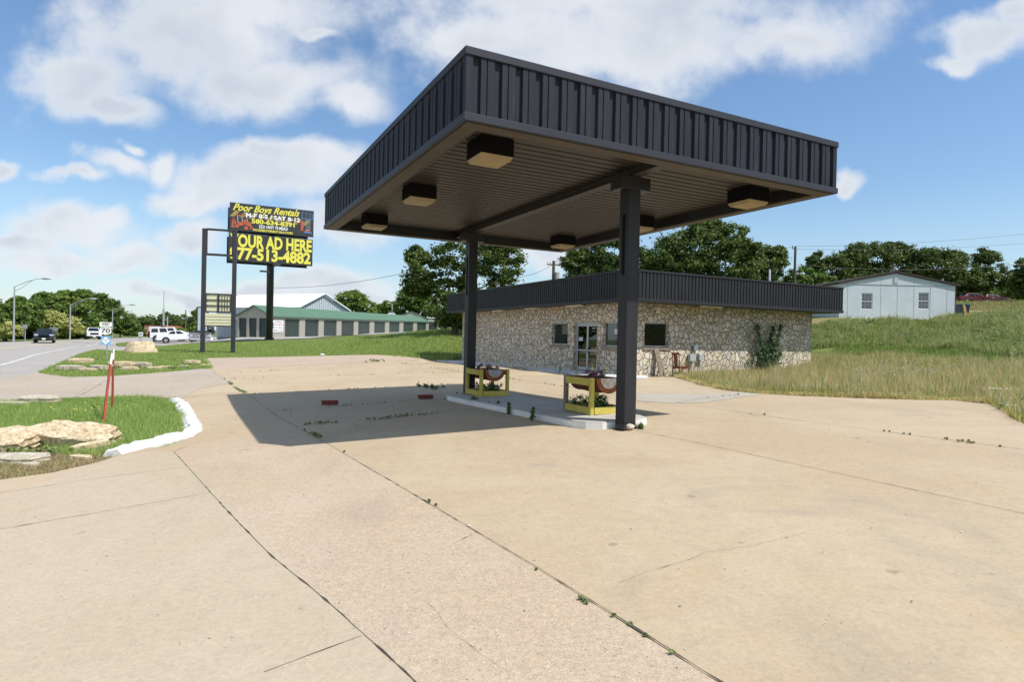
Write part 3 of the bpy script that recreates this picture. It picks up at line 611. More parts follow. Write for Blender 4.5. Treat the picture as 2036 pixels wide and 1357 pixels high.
def planter(a0, t0, lab, seed, dark=False, sw_=.84, sl_=.98):
    c = cw(a0, t0); zb_ = IZ(cw(a0+.4, t0+.5)); c[2] = zb_
    t = thing('barrel_planter', lab, 'planter', c, 0, 'half drum planters on the fuel island')
    H_ = .70
    for (a, s, lb) in ((0, 0, None), (sw_-.09, 0, None), (0, sl_-.09, 'weathered bare wood leg'), (sw_-.09, sl_-.09, None)):
        o = MB().obox(c+u*(a+.006)+w*(s+.006), u*.078, w*.078, ZZ*H_).build('leg', m_bare if (lb and not dark) else m_pyel, t, bevel=.004)
        if lb and not dark: o['label'] = lb
    for a in (.018, sw_-.036-.018):
        MB().obox(c+u*(a-.022)+w*.091+ZZ*(H_-.15), u*.036, w*(sl_-.182), ZZ*.135).build('top_rail', m_pyel, t, bevel=.003)
        MB().obox(c+u*(a-.022)+w*.091+ZZ*.01, u*.036, w*(sl_-.182), ZZ*.13).build('bottom_rail', m_pyel, t, bevel=.003)
    for s in (.018, sl_-.036-.018):
        MB().obox(c+u*.091+w*(s-.022)+ZZ*.01, u*(sw_-.182), w*.036, ZZ*.13).build('bottom_rail', m_pyel, t, bevel=.003)
    r_ = .29; ax = c+u*sw_/2+ZZ*(H_-.01); N_ = 18; mb = MB()
    l0, l1 = .02, sl_-.02
    ring = lambda s, rr: [ax+w*s+rr*(-cos(pi*k/N_)*u-sin(pi*k/N_)*ZZ) for k in range(N_+1)]
    s_list = [l0, l0+.25*(l1-l0), l0+.28*(l1-l0), l0+.31*(l1-l0), l0+.6*(l1-l0), l0+.63*(l1-l0), l0+.66*(l1-l0), l1]; rr_ = [r_, r_, r_+.012, r_, r_, r_+.012, r_, r_]
    for (s0, q0), (s1, q1) in zip(zip(s_list[:-1], rr_[:-1]), zip(s_list[1:], rr_[1:])):
        A_ = ring(s0, q0); B_ = ring(s1, q1)
        mb.add(A_+B_, [(k, k+1, k+N_+2, k+N_+1) for k in range(N_)])
    mb.build('drum_shell', m_drum, t, smooth=True)
    for s, sg in ((l0-.012, -1), (l1+.012, 1)):
        A_ = ring(s, r_+.006); e = MB().poly(A_ if sg < 0 else A_[::-1]).build('drum_end', m_rust, t)
        A_ = ring(s-.004, .20) if sg < 0 else ring(s+.004, .20)
        MB().poly(A_ if sg < 0 else A_[::-1]).build('painted_disc', m_dgrey if dark else mat('worn_white_paint', (.62, .62, .60), .7, var=.3, vscale=9, col2=(.5, .36, .22)), e)
    A_ = [ax-r_*.96*u+w*.04-ZZ*.05, ax+r_*.96*u+w*.04-ZZ*.05, ax+r_*.96*u+w*(sl_-.04)-ZZ*.05, ax-r_*.96*u+w*(sl_-.04)-ZZ*.05]
    MB().poly(A_).build('soil', mat('soil', (.06, .045, .03), .95, var=.4, vscale=20), t)
    rr = np.random.default_rng(seed)
    # plants on the shelf below and flowers in the drum
    cs = [c+u*rr.uniform(.12, sw_-.1)+w*rr.uniform(.12, sl_-.1)+ZZ*rr.uniform(.12, .30) for _ in range(26)]
    foliage('green_plants', m_leaf, t, cs, np.full(26, .085), 1500, .022, (.035, .09, .02), (.10, .20, .045), seed)
    m_fl = mat('petals', (.4, .05, .2), .6, attr='Col', transl=.25)
    cs = [ax+w*(s-.0)+u*rr.uniform(-.14, .14)+ZZ*rr.uniform(.02, .10) for s in rr.uniform(.15, sl_-.12, 10)]
    [foliage('flower_bunch', m_fl, t, [c__], np.array([.06]), 55, .02, (.30, .03, .14), (.55, .16, .36), seed+1+i_) for i_, c__ in enumerate(cs[:6])]
    [foliage('leaf_bunch', m_leaf, t, [c__], np.array([.07]), 36, .028, (.05, .08, .05), (.22, .24, .08), seed+12+i_) for i_, c__ in enumerate(cs[5:])]
    st = MB()
    for _ in range(9):
        p = ax+w*rr.uniform(.4, .62)+u*rr.uniform(-.06, .06); st.tube([p, p+np.array([rr.uniform(-.05, .05), rr.uniform(-.05, .05), rr.uniform(.15, .28)])], [.006, .002], 4)
    st.build('stalks', mat('dry_stalk', (.30, .33, .10), .8), t)
    return t
planter(3.62, 2.28, 'yellow timber planter with rusty orange half drum beside the near canopy post', 11)
planter(3.50, 7.00, 'yellow timber planter with dark grey ended half drum beside the far canopy post', 21, dark=True)

def rock(name, c, s, seed, m, label=None, cat='rock', group=None, flat=1., rot=0., tilt=(0, 0), sub=3, rough=.22, cut=0.):
    rr = np.random.default_rng(seed); bm = bmesh.new(); bmesh.ops.create_icosphere(bm, subdivisions=sub, radius=1)
    dirs = rr.normal(size=(14, 3)); dirs /= np.linalg.norm(dirs, axis=1)[:, None]; off = rr.uniform(.62, .95, 14)
    P = np.array([v.co[:] for v in bm.verts]); nrm = P.copy()
    lim = np.full(len(P), 9.)
    for d, o_ in zip(dirs, off):
        q = P@d; lim = np.minimum(lim, np.where(q > .05, o_/np.maximum(q, .05), 9))
    P = P*np.minimum(lim, 1.15)[:, None]
    for k_ in range(3):
        f = (2.5, 6, 13)[k_]; a_ = rough*(.35, .2, .1)[k_]; ph = rr.uniform(0, 6, 3)
        P += nrm*(np.sin(P[:, 0]*f+ph[0])*np.sin(P[:, 1]*f*1.1+ph[1])*np.sin(P[:, 2]*f*.9+ph[2]))[:, None]*a_
    P += rr.normal(size=P.shape)*rough*.05
    P *= np.asarray(s); e = Matrix.Rotation(rot, 3, 'Z') @ Matrix.Rotation(tilt[0], 3, 'X') @ Matrix.Rotation(tilt[1], 3, 'Y')
    for v, p in zip(bm.verts, P): v.co = e @ Vector(p)
    me = bpy.data.meshes.new(name); bm.to_mesh(me); bm.free(); me.materials.append(m)
    o = bpy.data.objects.new(name, me); C.objects.link(o); o.location = tuple(map(float, c))
    if label: tag(o, label, cat, group)
    return o
m_lime = mat('limestone', (.72, .60, .42), .9, var=.3, vscale=6, col2=(.58, .44, .27), bump=1., bscale=16, fine=.45, fscale=22)
m_lime2 = mat('pale_limestone', (.56, .52, .43), .9, var=.25, vscale=3, col2=(.44, .38, .28), bump=1., bscale=9, fine=.3, fscale=20)
gr = lambda x, y, dz=0.: G(x, y)+ZZ*dz
def slab(x, y, L, W_, T_, rot, seed, label, group=None, tilt=(0, 0), m=None, dz=0.):
    """flat limestone slab with a broken outline and layered edge"""
    rr = np.random.default_rng(seed); n = 22; ang = np.linspace(0, 2*pi, n, endpoint=False)+rr.uniform(-.08, .08, n)
    rad = 1+rr.uniform(-.16, .12, n); lay = [(-.5, .86), (-.42, .97), (-.15, .93), (-.05, 1.), (.25, .96), (.42, .98), (.5, .93)]
    sq = np.array([1/max(abs(cos(a)), abs(sin(a)))**.55 for a in ang]); V = []; Fc = []
    for j, (z, k) in enumerate(lay):
        for i in range(n): V.append((cos(ang[i])*rad[i]*sq[i]*k*L/2*(1+rr.uniform(-.03, .03)), sin(ang[i])*rad[i]*sq[i]*k*W_/2*(1+rr.uniform(-.03, .03)), z*T_+rr.uniform(-.03, .03)*T_))
    for j in range(len(lay)-1):
        for i in range(n): Fc.append((j*n+i, j*n+(i+1) % n, (j+1)*n+(i+1) % n, (j+1)*n+i))
    # domed rough top
    nl = len(lay)
    for q, (k, h) in enumerate(((.6, .09), (.3, .12))):
        for i in range(n): V.append((cos(ang[i])*rad[i]*sq[i]*k*L/2, sin(ang[i])*rad[i]*sq[i]*k*W_/2, (.5+h)*T_+rr.uniform(-.06, .06)*T_))
        j = nl-1+q
        for i in range(n): Fc.append((j*n+i, j*n+(i+1) % n, (j+1)*n+(i+1) % n, (j+1)*n+i))
    V.append((0, 0, .63*T_)); c_ = len(V)-1; j = nl+1
    for i in range(n): Fc.append((j*n+i, j*n+(i+1) % n, c_))
    Fc.append(tuple(range(n))[::-1])
    e = Matrix.Rotation(rot, 3, 'Z') @ Matrix.Rotation(tilt[0], 3, 'X') @ Matrix.Rotation(tilt[1], 3, 'Y')
    V = [tuple(e @ Vector(v)) for v in V]
    me = bpy.data.meshes.new('limestone_slab'); me.from_pydata(V, [], Fc); me.materials.append(m or m_lime); o = bpy.data.objects.new('limestone_slab', me); C.objects.link(o)
    c = gr(x, y); o.location = (c[0], c[1], c[2]+dz+T_*.35)
    return tag(o, label, 'rock', group)
# near-left boulders
slab(150, 886, 1.30, .50, .26, -.03, 3, 'large tan limestone boulder tilted up at the corner of the near grass island', tilt=(.45, .08), dz=.06)
slab(0, 893, 1.15, .62, .22, .1, 4, 'wide limestone boulder cut off by the left edge of the photo', tilt=(.34, -.05), dz=.04)
slab(30, 921, .85, .34, .12, .1, 5, 'low pale flat stone lying in the dirt in front of the boulders', tilt=(.1, 0), m=m_lime2)
slab(180, 897, .50, .15, .14, .5, 6, 'small oblong stone leaning beside the large tilted boulder', tilt=(.1, -.15))
slab(160, 915, .34, .14, .07, -.2, 7, 'small orange brown stone in the dirt at the concrete edge')
slab(80, 802, 1.1, .4, .2, .1, 8, 'pale flat rock on the far edge of the near grass island', m=m_lime2, tilt=(.12, 0))
slab(10, 808, 1.0, .25, .12, .15, 9, 'low cream rock at the left edge of the near grass island', m=m_lime2)
slab(60, 929, .20, .11, .06, .3, 10, 'small grey stone lying on the dirt strip', m=m_lime2)
row = [(140, 737, 1.35, .6, .22, .1, 'leftmost long flat slab of the rock row beside the driveway', 0), (160, 730, 1.3, .6, .15, .3, 'flat slab resting on top of the left pile in the rock row', .26), (176, 739, .75, .4, .14, -.1, 'small lower slab under the left pile in the rock row', 0), (197, 736, 1.15, .5, .2, -.35, 'slab sloping down to the right of the left pile', 0),
       (240, 732, 1.5, .6, .18, .15, 'long slab raised just right of the red steel stakes', .12), (258, 737, .9, .4, .15, .1, 'low slab under the raised one right of the steel stakes', 0), (284, 731, 1.0, .5, .17, -.1, 'blocky slab in the middle of the rock row', .08), (305, 735, .8, .3, .12, .1, 'thin slab half buried right of the middle of the rock row', 0), (328, 732.5, .9, .3, .1, .1, 'thin pale slab near the right half of the rock row', 0),
       (366, 731, .6, .3, .1, 0, 'small stone left of the weeds near the lot corner', 0), (382, 726, 1.0, .45, .14, .1, 'raised cream slab in the weeds near the lot corner', .1), (408, 729, .6, .3, .1, 0, 'last small stone of the rock row at the lot corner', 0)]
for k, (x, y, L_, W_, T_, r_, lb, dz) in enumerate(row): slab(x, y, L_*.85, W_*.9, T_*1.1, r_, 30+k, lb, 'flat stones lining the driveway', m=m_lime if k % 3 else m_lime2, dz=dz)
for k, (x, y, L_, lb) in enumerate([(1990, 782, 1.6, 'long flat stone in the weeds at the right edge of the photo'), (2018, 801, 1.1, 'blocky stone below the long flat one at the right edge'), (1990, 806, .4, 'small stone in the weeds left of the blocky one'), (2008, 818, .35, 'small pale stone at the edge of the concrete on the right')]):
    slab(x, y, L_*.8, L_*.35, .15, .1, 60+k, lb, 'stones at the right edge of the lot', m=m_lime2)
# sawn stump-like boulder
c = gr(279, 702); mb = MB(); n_ = 20; V = []
for j, (z, k) in enumerate(((-.2, 1.12), (.15, 1.1), (.45, 1.0), (.75, .86), (.92, .78))):
    for i in range(n_): a = 2*pi*i/n_; kk = k*(1+.06*sin(3*a+1)+.04*sin(7*a)+rng.uniform(-.06, .05)); V.append(c+np.array([cos(a)*.92*kk, sin(a)*.7*kk, z*.85*(1+.04*sin(2*a))]))
mb.add(V, [(j*n_+i, j*n_+(i+1) % n_, (j+1)*n_+(i+1) % n_, (j+1)*n_+i) for j in range(4) for i in range(n_)]+[tuple(range(4*n_, 5*n_))])
tag(mb.build('stone_block', m_lime, loc=c), 'squat flat-topped stone block standing on the grass by the road', 'rock')
for k, (x, y, r_, lb) in enumerate([(1251, 861, .075, 'small cream stone at the foot of the near canopy post'), (1265, 857, .085, 'round white stone right of the cream one at the post foot')]):
    rock('stone', G(x, y)+ZZ*.09, (r_*1.2, r_, r_*.9), 80+k, m_lime2, lb, 'rock', None, sub=2)
c = P1-u*.22-w*.06; c[2] = P1[2]+.06; tag(MB().tube([c, c+u*.05-w*.16], .055, 14).build('pipe_stub', m_dark, loc=c), 'short rusty pipe stub lying against the foot of the near post', 'pipe')
# bricks
m_brick = mat('red_brick', (.22, .045, .035), .85, var=.25, vscale=8, bump=.5, bscale=60)
for (x, y, r_, lb) in [(655.5, 809, .42, 'red brick in the canopy shade, the left of two'), (846, 797, .46, 'red brick in the canopy shade, closer to the fuel island')]:
    c = G(x, y)+ZZ*.05; d = np.array([cos(r_), sin(r_), 0]); e_ = np.array([-sin(r_), cos(r_), 0])
    tag(MB().cbox(c+ZZ*.055, d*.40, e_*.12, ZZ*.10).build('brick', m_brick, loc=c, bevel=.006), lb, 'brick', 'two loose bricks on the lot')
# white painted kerb of the near grass island (rocks cemented and painted)
cv = [np.array(q) for q in px((357, 799), (372, 808), (384, 828), (396, 850), (398, 862), (380, 872), (350, 878), (320, 887), (290, 893), (262, 901), (238, 910))]
mb = MB(); rr = np.random.default_rng(5); L = []
for a, b in zip(cv[:-1], cv[1:]):
    n_ = max(2, int(np.linalg.norm(b-a)/.09))
    for i in range(n_): L.append(a+(b-a)*i/n_)
L.append(cv[-1]); L = np.array(L); T_ = np.gradient(L, axis=0); T_[:, 2] = 0; T_ /= np.linalg.norm(T_, axis=1)[:, None]; Nn = np.c_[T_[:, 1], -T_[:, 0], np.zeros(len(T_))]
if np.dot(Nn[len(L)//2], np.array([-9, 11, 0])-L[len(L)//2]) < 0: Nn = -Nn
sec = [(-.07, -.12), (-.05, .03), (.02, .09), (.10, .115), (.18, .10), (.235, .03), (.26, -.12)]; m_ = len(sec); V = []
for p, nn in zip(L, Nn):
    k_ = 1+.22*rr.uniform(-1, 1)
    for (o_, h_) in sec: V.append(p+nn*(o_*k_+rr.uniform(-.025, .025))+ZZ*(h_*(1+.25*rr.uniform(-1, 1))))
mb.add(V, [(i*m_+j, (i+1)*m_+j, (i+1)*m_+j+1, i*m_+j+1) for i in range(len(L)-1) for j in range(m_-1)]+[tuple(range(m_)), tuple(range((len(L)-1)*m_, len(L)*m_))])
tag(mb.build('painted_kerb', mat('kerb_whitewash', (.76, .76, .73), .7, var=.16, vscale=3, fine=.15, fscale=30, bump=.8, bscale=18), loc=cv[5]), 'lumpy white painted kerb curving round the corner of the near grass island', 'kerb')

# ------------------------------------------------------------------ store
st = thing('store_building', 'low stone store with charcoal ribbed fascia, glass double door and three windows', 'building', Wl)
bw = lambda a, t, z=0.: Wl+a*u+t*w+z*ZZ
WL, WW = BLn-2*INW+.0, BWd-2*INU
WL = BLn-INW-.9; WW = BWd-2*INU
m_stone = stone_wall_mat()
def wall(mb, o, d, n, L, z0, z1, th, holes):
    xs = sorted({0, L}|{h[0] for h in holes}|{h[1] for h in holes}); zs = sorted({z0, z1}|{h[2] for h in holes}|{h[3] for h in holes})
    ins = lambda x, z: any(h[0] < x < h[1] and h[2] < z < h[3] for h in holes)
    for x0, x1 in zip(xs[:-1], xs[1:]):
        for a, b in zip(zs[:-1], zs[1:]):
            if ins((x0+x1)/2, (a+b)/2): continue
            mb.quad(o+d*x0+ZZ*a, o+d*x1+ZZ*a, o+d*x1+ZZ*b, o+d*x0+ZZ*b)
            mb.quad(o+d*x0+ZZ*a-n*th, o+d*x0+ZZ*b-n*th, o+d*x1+ZZ*b-n*th, o+d*x1+ZZ*a-n*th)
    for (a, b, c_, e) in holes:
        mb.quad(o+d*a+ZZ*c_, o+d*a+ZZ*e, o+d*a+ZZ*e-n*th, o+d*a+ZZ*c_-n*th); mb.quad(o+d*b+ZZ*c_, o+d*b+ZZ*e, o+d*b+ZZ*e-n*th, o+d*b+ZZ*c_-n*th)
        mb.quad(o+d*a+ZZ*e, o+d*b+ZZ*e, o+d*b+ZZ*e-n*th, o+d*a+ZZ*e-n*th); mb.quad(o+d*a+ZZ*c_, o+d*b+ZZ*c_, o+d*b+ZZ*c_-n*th, o+d*a+ZZ*c_-n*th)
ztw = BZ+.02; doorh = (2.12, 3.98, .13, 2.38); winL = [(4.52, 5.97, 1.30, 2.37), (.10, 1.66, 1.30, 2.37)]; winR = (.94, 2.27, 1.33, 2.38)
mb = MB(); wall(mb, bw(0, 0), w, -u, WL, -.8, ztw, .25, [doorh]+winL); mb.build('wall', m_stone, st)
mb = MB(); wall(mb, bw(0, 0), u, -w, WW, -.8, ztw, .25, [winR]); mb.build('wall', m_stone, st)
mb = MB(); mb.obox(bw(WW-.25, 0.252, -.8), u*.25, w*(WL-.252), ZZ*(.8+ztw)); mb.build('wall', m_stone, st)
mb = MB(); mb.obox(bw(0.252, WL-.25, -.8), u*(WW-.51), w*.25, ZZ*(.8+ztw)); mb.build('wall', m_stone, st)
# wedge of corner wall
bc = lambda a, t, z=0.: B0+a*u+t*w+z*ZZ
for a, b, o_ in ((bc(0, 0), bc(BWd, 0), -w), (bc(0, BLn), bc(0, 0), -u), (bc(BWd, 0), bc(BWd, BLn), u), (bc(BWd, BLn), bc(0, BLn), w)):
    ribbed(a, b, BZ+.12, BZ+BF-.07, .19, o_, .03, slot=.26).build('fascia_panel', m_sfas, st)
mb = MB()
for z0, z1, o_ in ((BZ, BZ+.13, .03), (BZ+BF-.08, BZ+BF, .03)):
    mb.obox(bc(-o_, -o_, z0), u*(BWd+2*o_), w*.06, ZZ*(z1-z0)); mb.obox(bc(-o_, BLn+o_-.06, z0), u*(BWd+2*o_), w*.06, ZZ*(z1-z0))
    mb.obox(bc(-o_, .06-o_, z0), u*.06, w*(BLn+2*o_-.12), ZZ*(z1-z0)); mb.obox(bc(BWd+o_-.06, .06-o_, z0), u*.06, w*(BLn+2*o_-.12), ZZ*(z1-z0))
mb.build('fascia_trim', m_post, st, bevel=.005)
MB().obox(bc(.03, .03, BZ+.02), u*(BWd-.06), w*(BLn-.06), ZZ*.03).build('soffit', m_soff, st)
MB().obox(bc(.03, .03, BZ+BF-.25), u*(BWd-.06), w*(BLn-.06), ZZ*.05).build('roof', m_trim, st)
MB().obox(bw(.26, .26, .06), u*(WW-.52), w*(WL-.52), ZZ*.05).build('interior_floor', mat('floor_tile', (.30, .27, .23), .4), st)
MB().obox(bw(.26, .26, 2.72), u*(WW-.52), w*(WL-.52), ZZ*.04).build('interior_ceiling', mat('white_ceiling', (.5, .5, .48), .8), st)
m_inw = mat('pale_interior_wall', (.46, .48, .46), .8)
MB().obox(bw(.26, 6.1, .11), u*1.0, w*.12, ZZ*2.6).build('interior_wall', m_inw, st); MB().obox(bw(2.5, 4.45, .11), u*.12, w*1.9, ZZ*2.6).build('interior_wall', mat('dark_interior_wall', (.05, .05, .05), .8), st)
MB().obox(bw(.26, 1.72, .11), u*.5, w*.12, ZZ*2.6).build('interior_wall', m_inw, st); MB().obox(bw(.9, 3.05, .11), u*.5, w*.1, ZZ*2.6).build('interior_wall', m_inw, st)
m_glass = glass_mat(refl=.11); m_glass2 = glass_mat('dark_window_glass', (.4, .42, .42), .035); m_alu = mat('aluminium_frame', (.46, .48, .49), .4, metal=.4, var=.1, vscale=5); m_sill = mat('brown_stone_sill', (.30, .25, .18), .9, var=.3, vscale=4, bump=.6, bscale=15)
def window(o, d, n, h, parent, tint=m_glass, mull=(), fw=.05, rec=.10, sill=True, name='window', fm=None):
    a, b, z0, z1 = h; L_ = b-a; P = lambda s, z, k=0.: o+d*(a+s)+ZZ*(z0+z)-n*(rec+k); H_ = z1-z0
    fm = fm or m_alu; mb = MB(); nv = -n*.06
    mb.obox(P(.002, .002), d*(L_-.004), nv, ZZ*fw); mb.obox(P(.002, H_-fw-.002), d*(L_-.004), nv, ZZ*fw); mb.obox(P(.002, fw+.002), d*fw, nv, ZZ*(H_-2*fw-.004)); mb.obox(P(L_-fw-.002, fw+.002), d*fw, nv, ZZ*(H_-2*fw-.004))
    f = mb.build(name, fm, parent, bevel=.003)
    MB().quad(P(fw, fw, .03), P(L_-fw, fw, .03), P(L_-fw, H_-fw, .03), P(fw, H_-fw, .03)).build('pane', tint, f)
    if mull:
        mb = MB()
        for (x0, y0, x1, y1) in mull: mb.obox(P(fw+x0*(L_-2*fw), fw+y0*(H_-2*fw), -.001), d*((x1-x0)*(L_-2*fw)), -n*.045, ZZ*((y1-y0)*(H_-2*fw)))
        mb.build('glazing_bars', fm, f)
    if sill: MB().obox(o+d*(a-.12)+ZZ*(z0-.14)+n*.05, d*(L_+.24), -n*.13, ZZ*.125).build('sill', m_sill, f, bevel=.01)
    return f
for h in winL: window(bw(0, 0), w, -u, h, st)
window(bw(0, 0), u, -w, winR, st, tint=m_glass2)
# double door
a, b, z0, z1 = doorh; rec = .12; P = lambda s, z, k=0.: bw(0, 0)+w*(a+s)+ZZ*z+u*(rec+k)
mb = MB(); mb.obox(P(.002, z0+.002), w*.07, u*.1, ZZ*(z1-z0-.004)); mb.obox(P(b-a-.072, z0+.002), w*.07, u*.1, ZZ*(z1-z0-.004)); mb.obox(P(.073, z1-.09), w*(b-a-.146), u*.1, ZZ*.088)
fr = mb.build('door_frame', m_alu, st, bevel=.003); lw = (b-a-.15)/2
for i in (0, 1):
    s = .075+i*(lw+.002); mb = MB(); q = lambda ss, z: P(s+ss, z, .02)
    mb.obox(q(0, z0+.02), w*.06, u*.045, ZZ*2.13); mb.obox(q(lw-.06, z0+.02), w*.06, u*.045, ZZ*2.13); mb.obox(q(.062, z0+.02), w*(lw-.124), u*.045, ZZ*.16); mb.obox(q(.062, z0+2.07), w*(lw-.124), u*.045, ZZ*.08)
    dr = mb.build('door', m_alu, st, bevel=.003)
    MB().quad(q(.06, z0+.17)+u*.02, q(lw-.06, z0+.17)+u*.02, q(lw-.06, z0+2.08)+u*.02, q(.06, z0+2.08)+u*.02).build('pane', m_glass, dr)
    mb = MB(); mb.obox(q(.06, z0+.93)-u*.03, w*(lw-.12), u*.03, ZZ*.05); mb.obox(q((lw-.10) if i == 0 else .02, z0+.80)-u*.05, w*.03, u*.03, ZZ*.32); mb.build('push_bar', m_alu, dr)
m_paper = mat('paper', (.75, .78, .82), .8); m_blue = mat('sky_blue_print', (.18, .42, .70), .7); m_redp = mat('red_print', (.55, .12, .12), .7); m_ink = mat('black_ink', (.02, .02, .02), .6)
q = MB().obox(P(1.30, 1.52, .012), w*.32, u*.004, ZZ*.16).build('notice', m_paper, st); MB().obox(P(1.34, 1.56, .009), w*.24, u*.002, ZZ*.08).build('print', m_blue, q)
q = MB().obox(bw(.085, .52, 1.85), w*.42, u*.004, ZZ*.20).build('notice', m_paper, st); mb = MB()
for k in range(3): mb.obox(bw(.082, .56, 1.88+k*.05), w*.34, u*.002, ZZ*.022)
mb.build('print', m_redp, q)
m_wtxt = mat('white_lettering', (.8, .8, .78), .6)
text('lettering', 'OPEN', .10, P(.42, 2.10, .005), -w, ZZ, m_wtxt, st, xs=1.1); text('lettering', 'hours', .06, P(.42, 1.98, .005), -w, ZZ, m_wtxt, st, xs=1.2)
# soffit tube lights
m_tube = mat('cream_fixture', (.80, .74, .60), .5)
for k, t in enumerate((2.9, 6.9, 10.9, 15.2)): MB().obox(bc(.38, INW+t, BZ-.045), u*.14, w*1.25, ZZ*.06).build('soffit_light', m_tube, st, bevel=.01)
MB().obox(bc(INU+3.55, .45, BZ-.045), u*1.25, w*.14, ZZ*.06).build('soffit_light', m_tube, st, bevel=.01)
# meters
m_mbox = mat('grey_meter_box', (.40, .42, .43), .5, var=.1, vscale=5); m_mdark = mat('dark_meter_box', (.20, .22, .23), .5)
for (a, z0, z1, wd_, dp, m_, con) in ((3.37, .72, 1.03, .36, .16, m_mbox, True), (3.92, .77, 1.04, .26, .16, m_mbox, True), (3.62, 1.20, 1.42, .26, .12, m_mdark, False)):
    q = MB().obox(bw(a, -.02-dp, z0), u*wd_, w*dp, ZZ*(z1-z0)).build('meter_box', m_, st, bevel=.01)
    if con: MB().tube([bw(a+wd_/2, -.08, -.2), bw(a+wd_/2, -.08, z0)], .03, 8).build('conduit', m_mbox, q)
    else: MB().tube([bw(a+.1, -.06, z0), bw(a+.05, -.07, z0-.12), bw(a-.05, -.07, z0-.17)], .02, 6).build('conduit', m_mdark, q)
# chair and plank
m_wood = mat('red_brown_wood', (.20, .055, .02), .4, var=.35, vscale=12)
cb = bw(2.05, -.95); cb[2] = TZ(cb[0], cb[1])[0]
ch = thing('wooden_chair', 'red brown wooden splat-back chair standing outside against the stone wall', 'chair', cb)
cc_ = lambda a, t, z: cb+a*u+t*w+z*ZZ
mb = MB().obox(cc_(0, 0, .44), u*.58, w*.46, ZZ*.035); mb.build('seat', m_wood, ch, bevel=.01); MB().obox(cc_(.03, .02, .37), u*.52, w*.42, ZZ*.068).build('seat_rail', m_wood, ch)
for a, t in ((.01, .01), (.53, .01), (.01, .41), (.53, .41)): MB().obox(cc_(a, t, -.05), u*.04, w*.04, ZZ*.489).build('leg', m_wood, ch, bevel=.004)
for t in (.01, .41): MB().tube([cc_(.03, t+.02, .475), cc_(-.0, t+.02, .8), cc_(-.03, t+.02, 1.02)], .018, 6).build('back_post', m_wood, ch)
MB().obox(cc_(-.045, -.0, .95), u*.03, w*.46, ZZ*.09).build('crest_rail', m_wood, ch, bevel=.008)
MB().add([cc_(.01, .13, .475), cc_(.01, .33, .475), cc_(-.04, .33, .95), cc_(-.04, .13, .95), cc_(.03, .13, .475), cc_(.03, .33, .475), cc_(-.02, .33, .95), cc_(-.02, .13, .95)], [(0, 3, 2, 1), (4, 5, 6, 7), (0, 1, 5, 4), (1, 2, 6, 5), (2, 3, 7, 6), (3, 0, 4, 7)]).build('back_splat', m_wood, ch)
pb = bw(1.50, -.45); pb[2] = TZ(pb[0], pb[1])[0]-.05
d_ = bw(1.42, -.06, 1.28)-pb; e_ = np.array([*u[:2], 0])*.26
tag(MB().obox(pb, e_, w*.04, d_).build('wooden_plank', m_bare, loc=pb, bevel=.004), 'grey weathered plank leaning on the stone wall below the window', 'plank')

# ------------------------------------------------------------------ grass (stuff)
m_grass = mat('grass_blade', (.1, .2, .05), .7, attr='Col', transl=.42, spec=.15)
def blades(name, label, poly, n, h, wd_, cols, seed, excl=(), lean=.35, dens=None, cat='grass', z0=0., clump=0):
    r = np.random.default_rng(seed); P = np.asarray(poly)[:, :2]; lo = P.min(0); hi = P.max(0); X = []; tot = 0
    while tot < n:
        if clump:
            cc = r.uniform(lo, hi, (max(8, n//clump), 2)); q = (cc[:, None]+r.normal(0, .09 if h[1] < .3 else .2, (len(cc), clump, 2))).reshape(-1, 2)
        else: q = r.uniform(lo, hi, (n, 2))
        k = inpoly(q[:, 0], q[:, 1], P)
        for e in excl: k &= ~inpoly(q[:, 0], q[:, 1], e)
        if dens is not None: k &= r.uniform(0, 1, len(q)) < dens(q[:, 0], q[:, 1])
        q = q[k]; X.append(q); tot += len(q)
    q = np.concatenate(X)[:n]; q = q[r.permutation(len(q))] if clump else q
    n = len(q); z = TZ(q[:, 0], q[:, 1])-.02+z0
    nz = np.sin(q[:, 0]*1.7+np.sin(q[:, 1]*1.1)*1.5)*.5+np.sin(q[:, 1]*2.3+q[:, 0]*.6)*.5
    hh = r.uniform(h[0], h[1], n)*(1+(.22 if h[1] < .2 else .42)*nz); th = r.uniform(0, 2*pi, n); ln = np.abs(r.normal(0, lean, n))*hh; dr = np.c_[np.cos(th), np.sin(th)]
    wn = np.c_[-dr[:, 1], dr[:, 0]]; tw = r.uniform(-1, 1, n); side = (wn*np.cos(tw)[:, None]+dr*np.sin(tw)[:, None])*(wd_*r.uniform(.6, 1.4, n)/2)[:, None]
    mid = q+dr*(ln*.35)[:, None]; tip = q+dr*ln[:, None]
    V = np.stack([np.c_[q-side, z], np.c_[q+side, z], np.c_[mid+side*.8, z+hh*.55], np.c_[mid-side*.8, z+hh*.55], np.c_[tip+side*.12, z+hh], np.c_[tip-side*.12, z+hh]], 1).reshape(-1, 3)
    i = np.arange(n)[:, None]*6; F = np.concatenate([i+np.array([[0, 1, 2, 3]]), i+np.array([[3, 2, 4, 5]])])
    cA = np.array([c[0] for c in cols]); wts = np.array([c[1] for c in cols], float); t = r.uniform(0, 1, n)*.75+.25*(nz*.5+.5)
    cum = np.cumsum(wts/wts.sum()); k = np.minimum(np.searchsorted(cum, t), len(cum)-1); col = cA[k]*r.uniform(.75, 1.25, n)[:, None]; col = np.repeat(col, 6, 0)
    o = np_mesh(name, V, F, m_grass, col); o['kind'] = 'stuff'; o['label'] = label; o['category'] = cat; return o
GRN = [((.26, .38, .09), 3), ((.34, .47, .13), 4), ((.42, .53, .17), 3), ((.52, .50, .25), 1)]
MOW = [((.28, .38, .09), 4), ((.35, .45, .13), 4), ((.41, .49, .17), 2), ((.50, .48, .26), 1)]
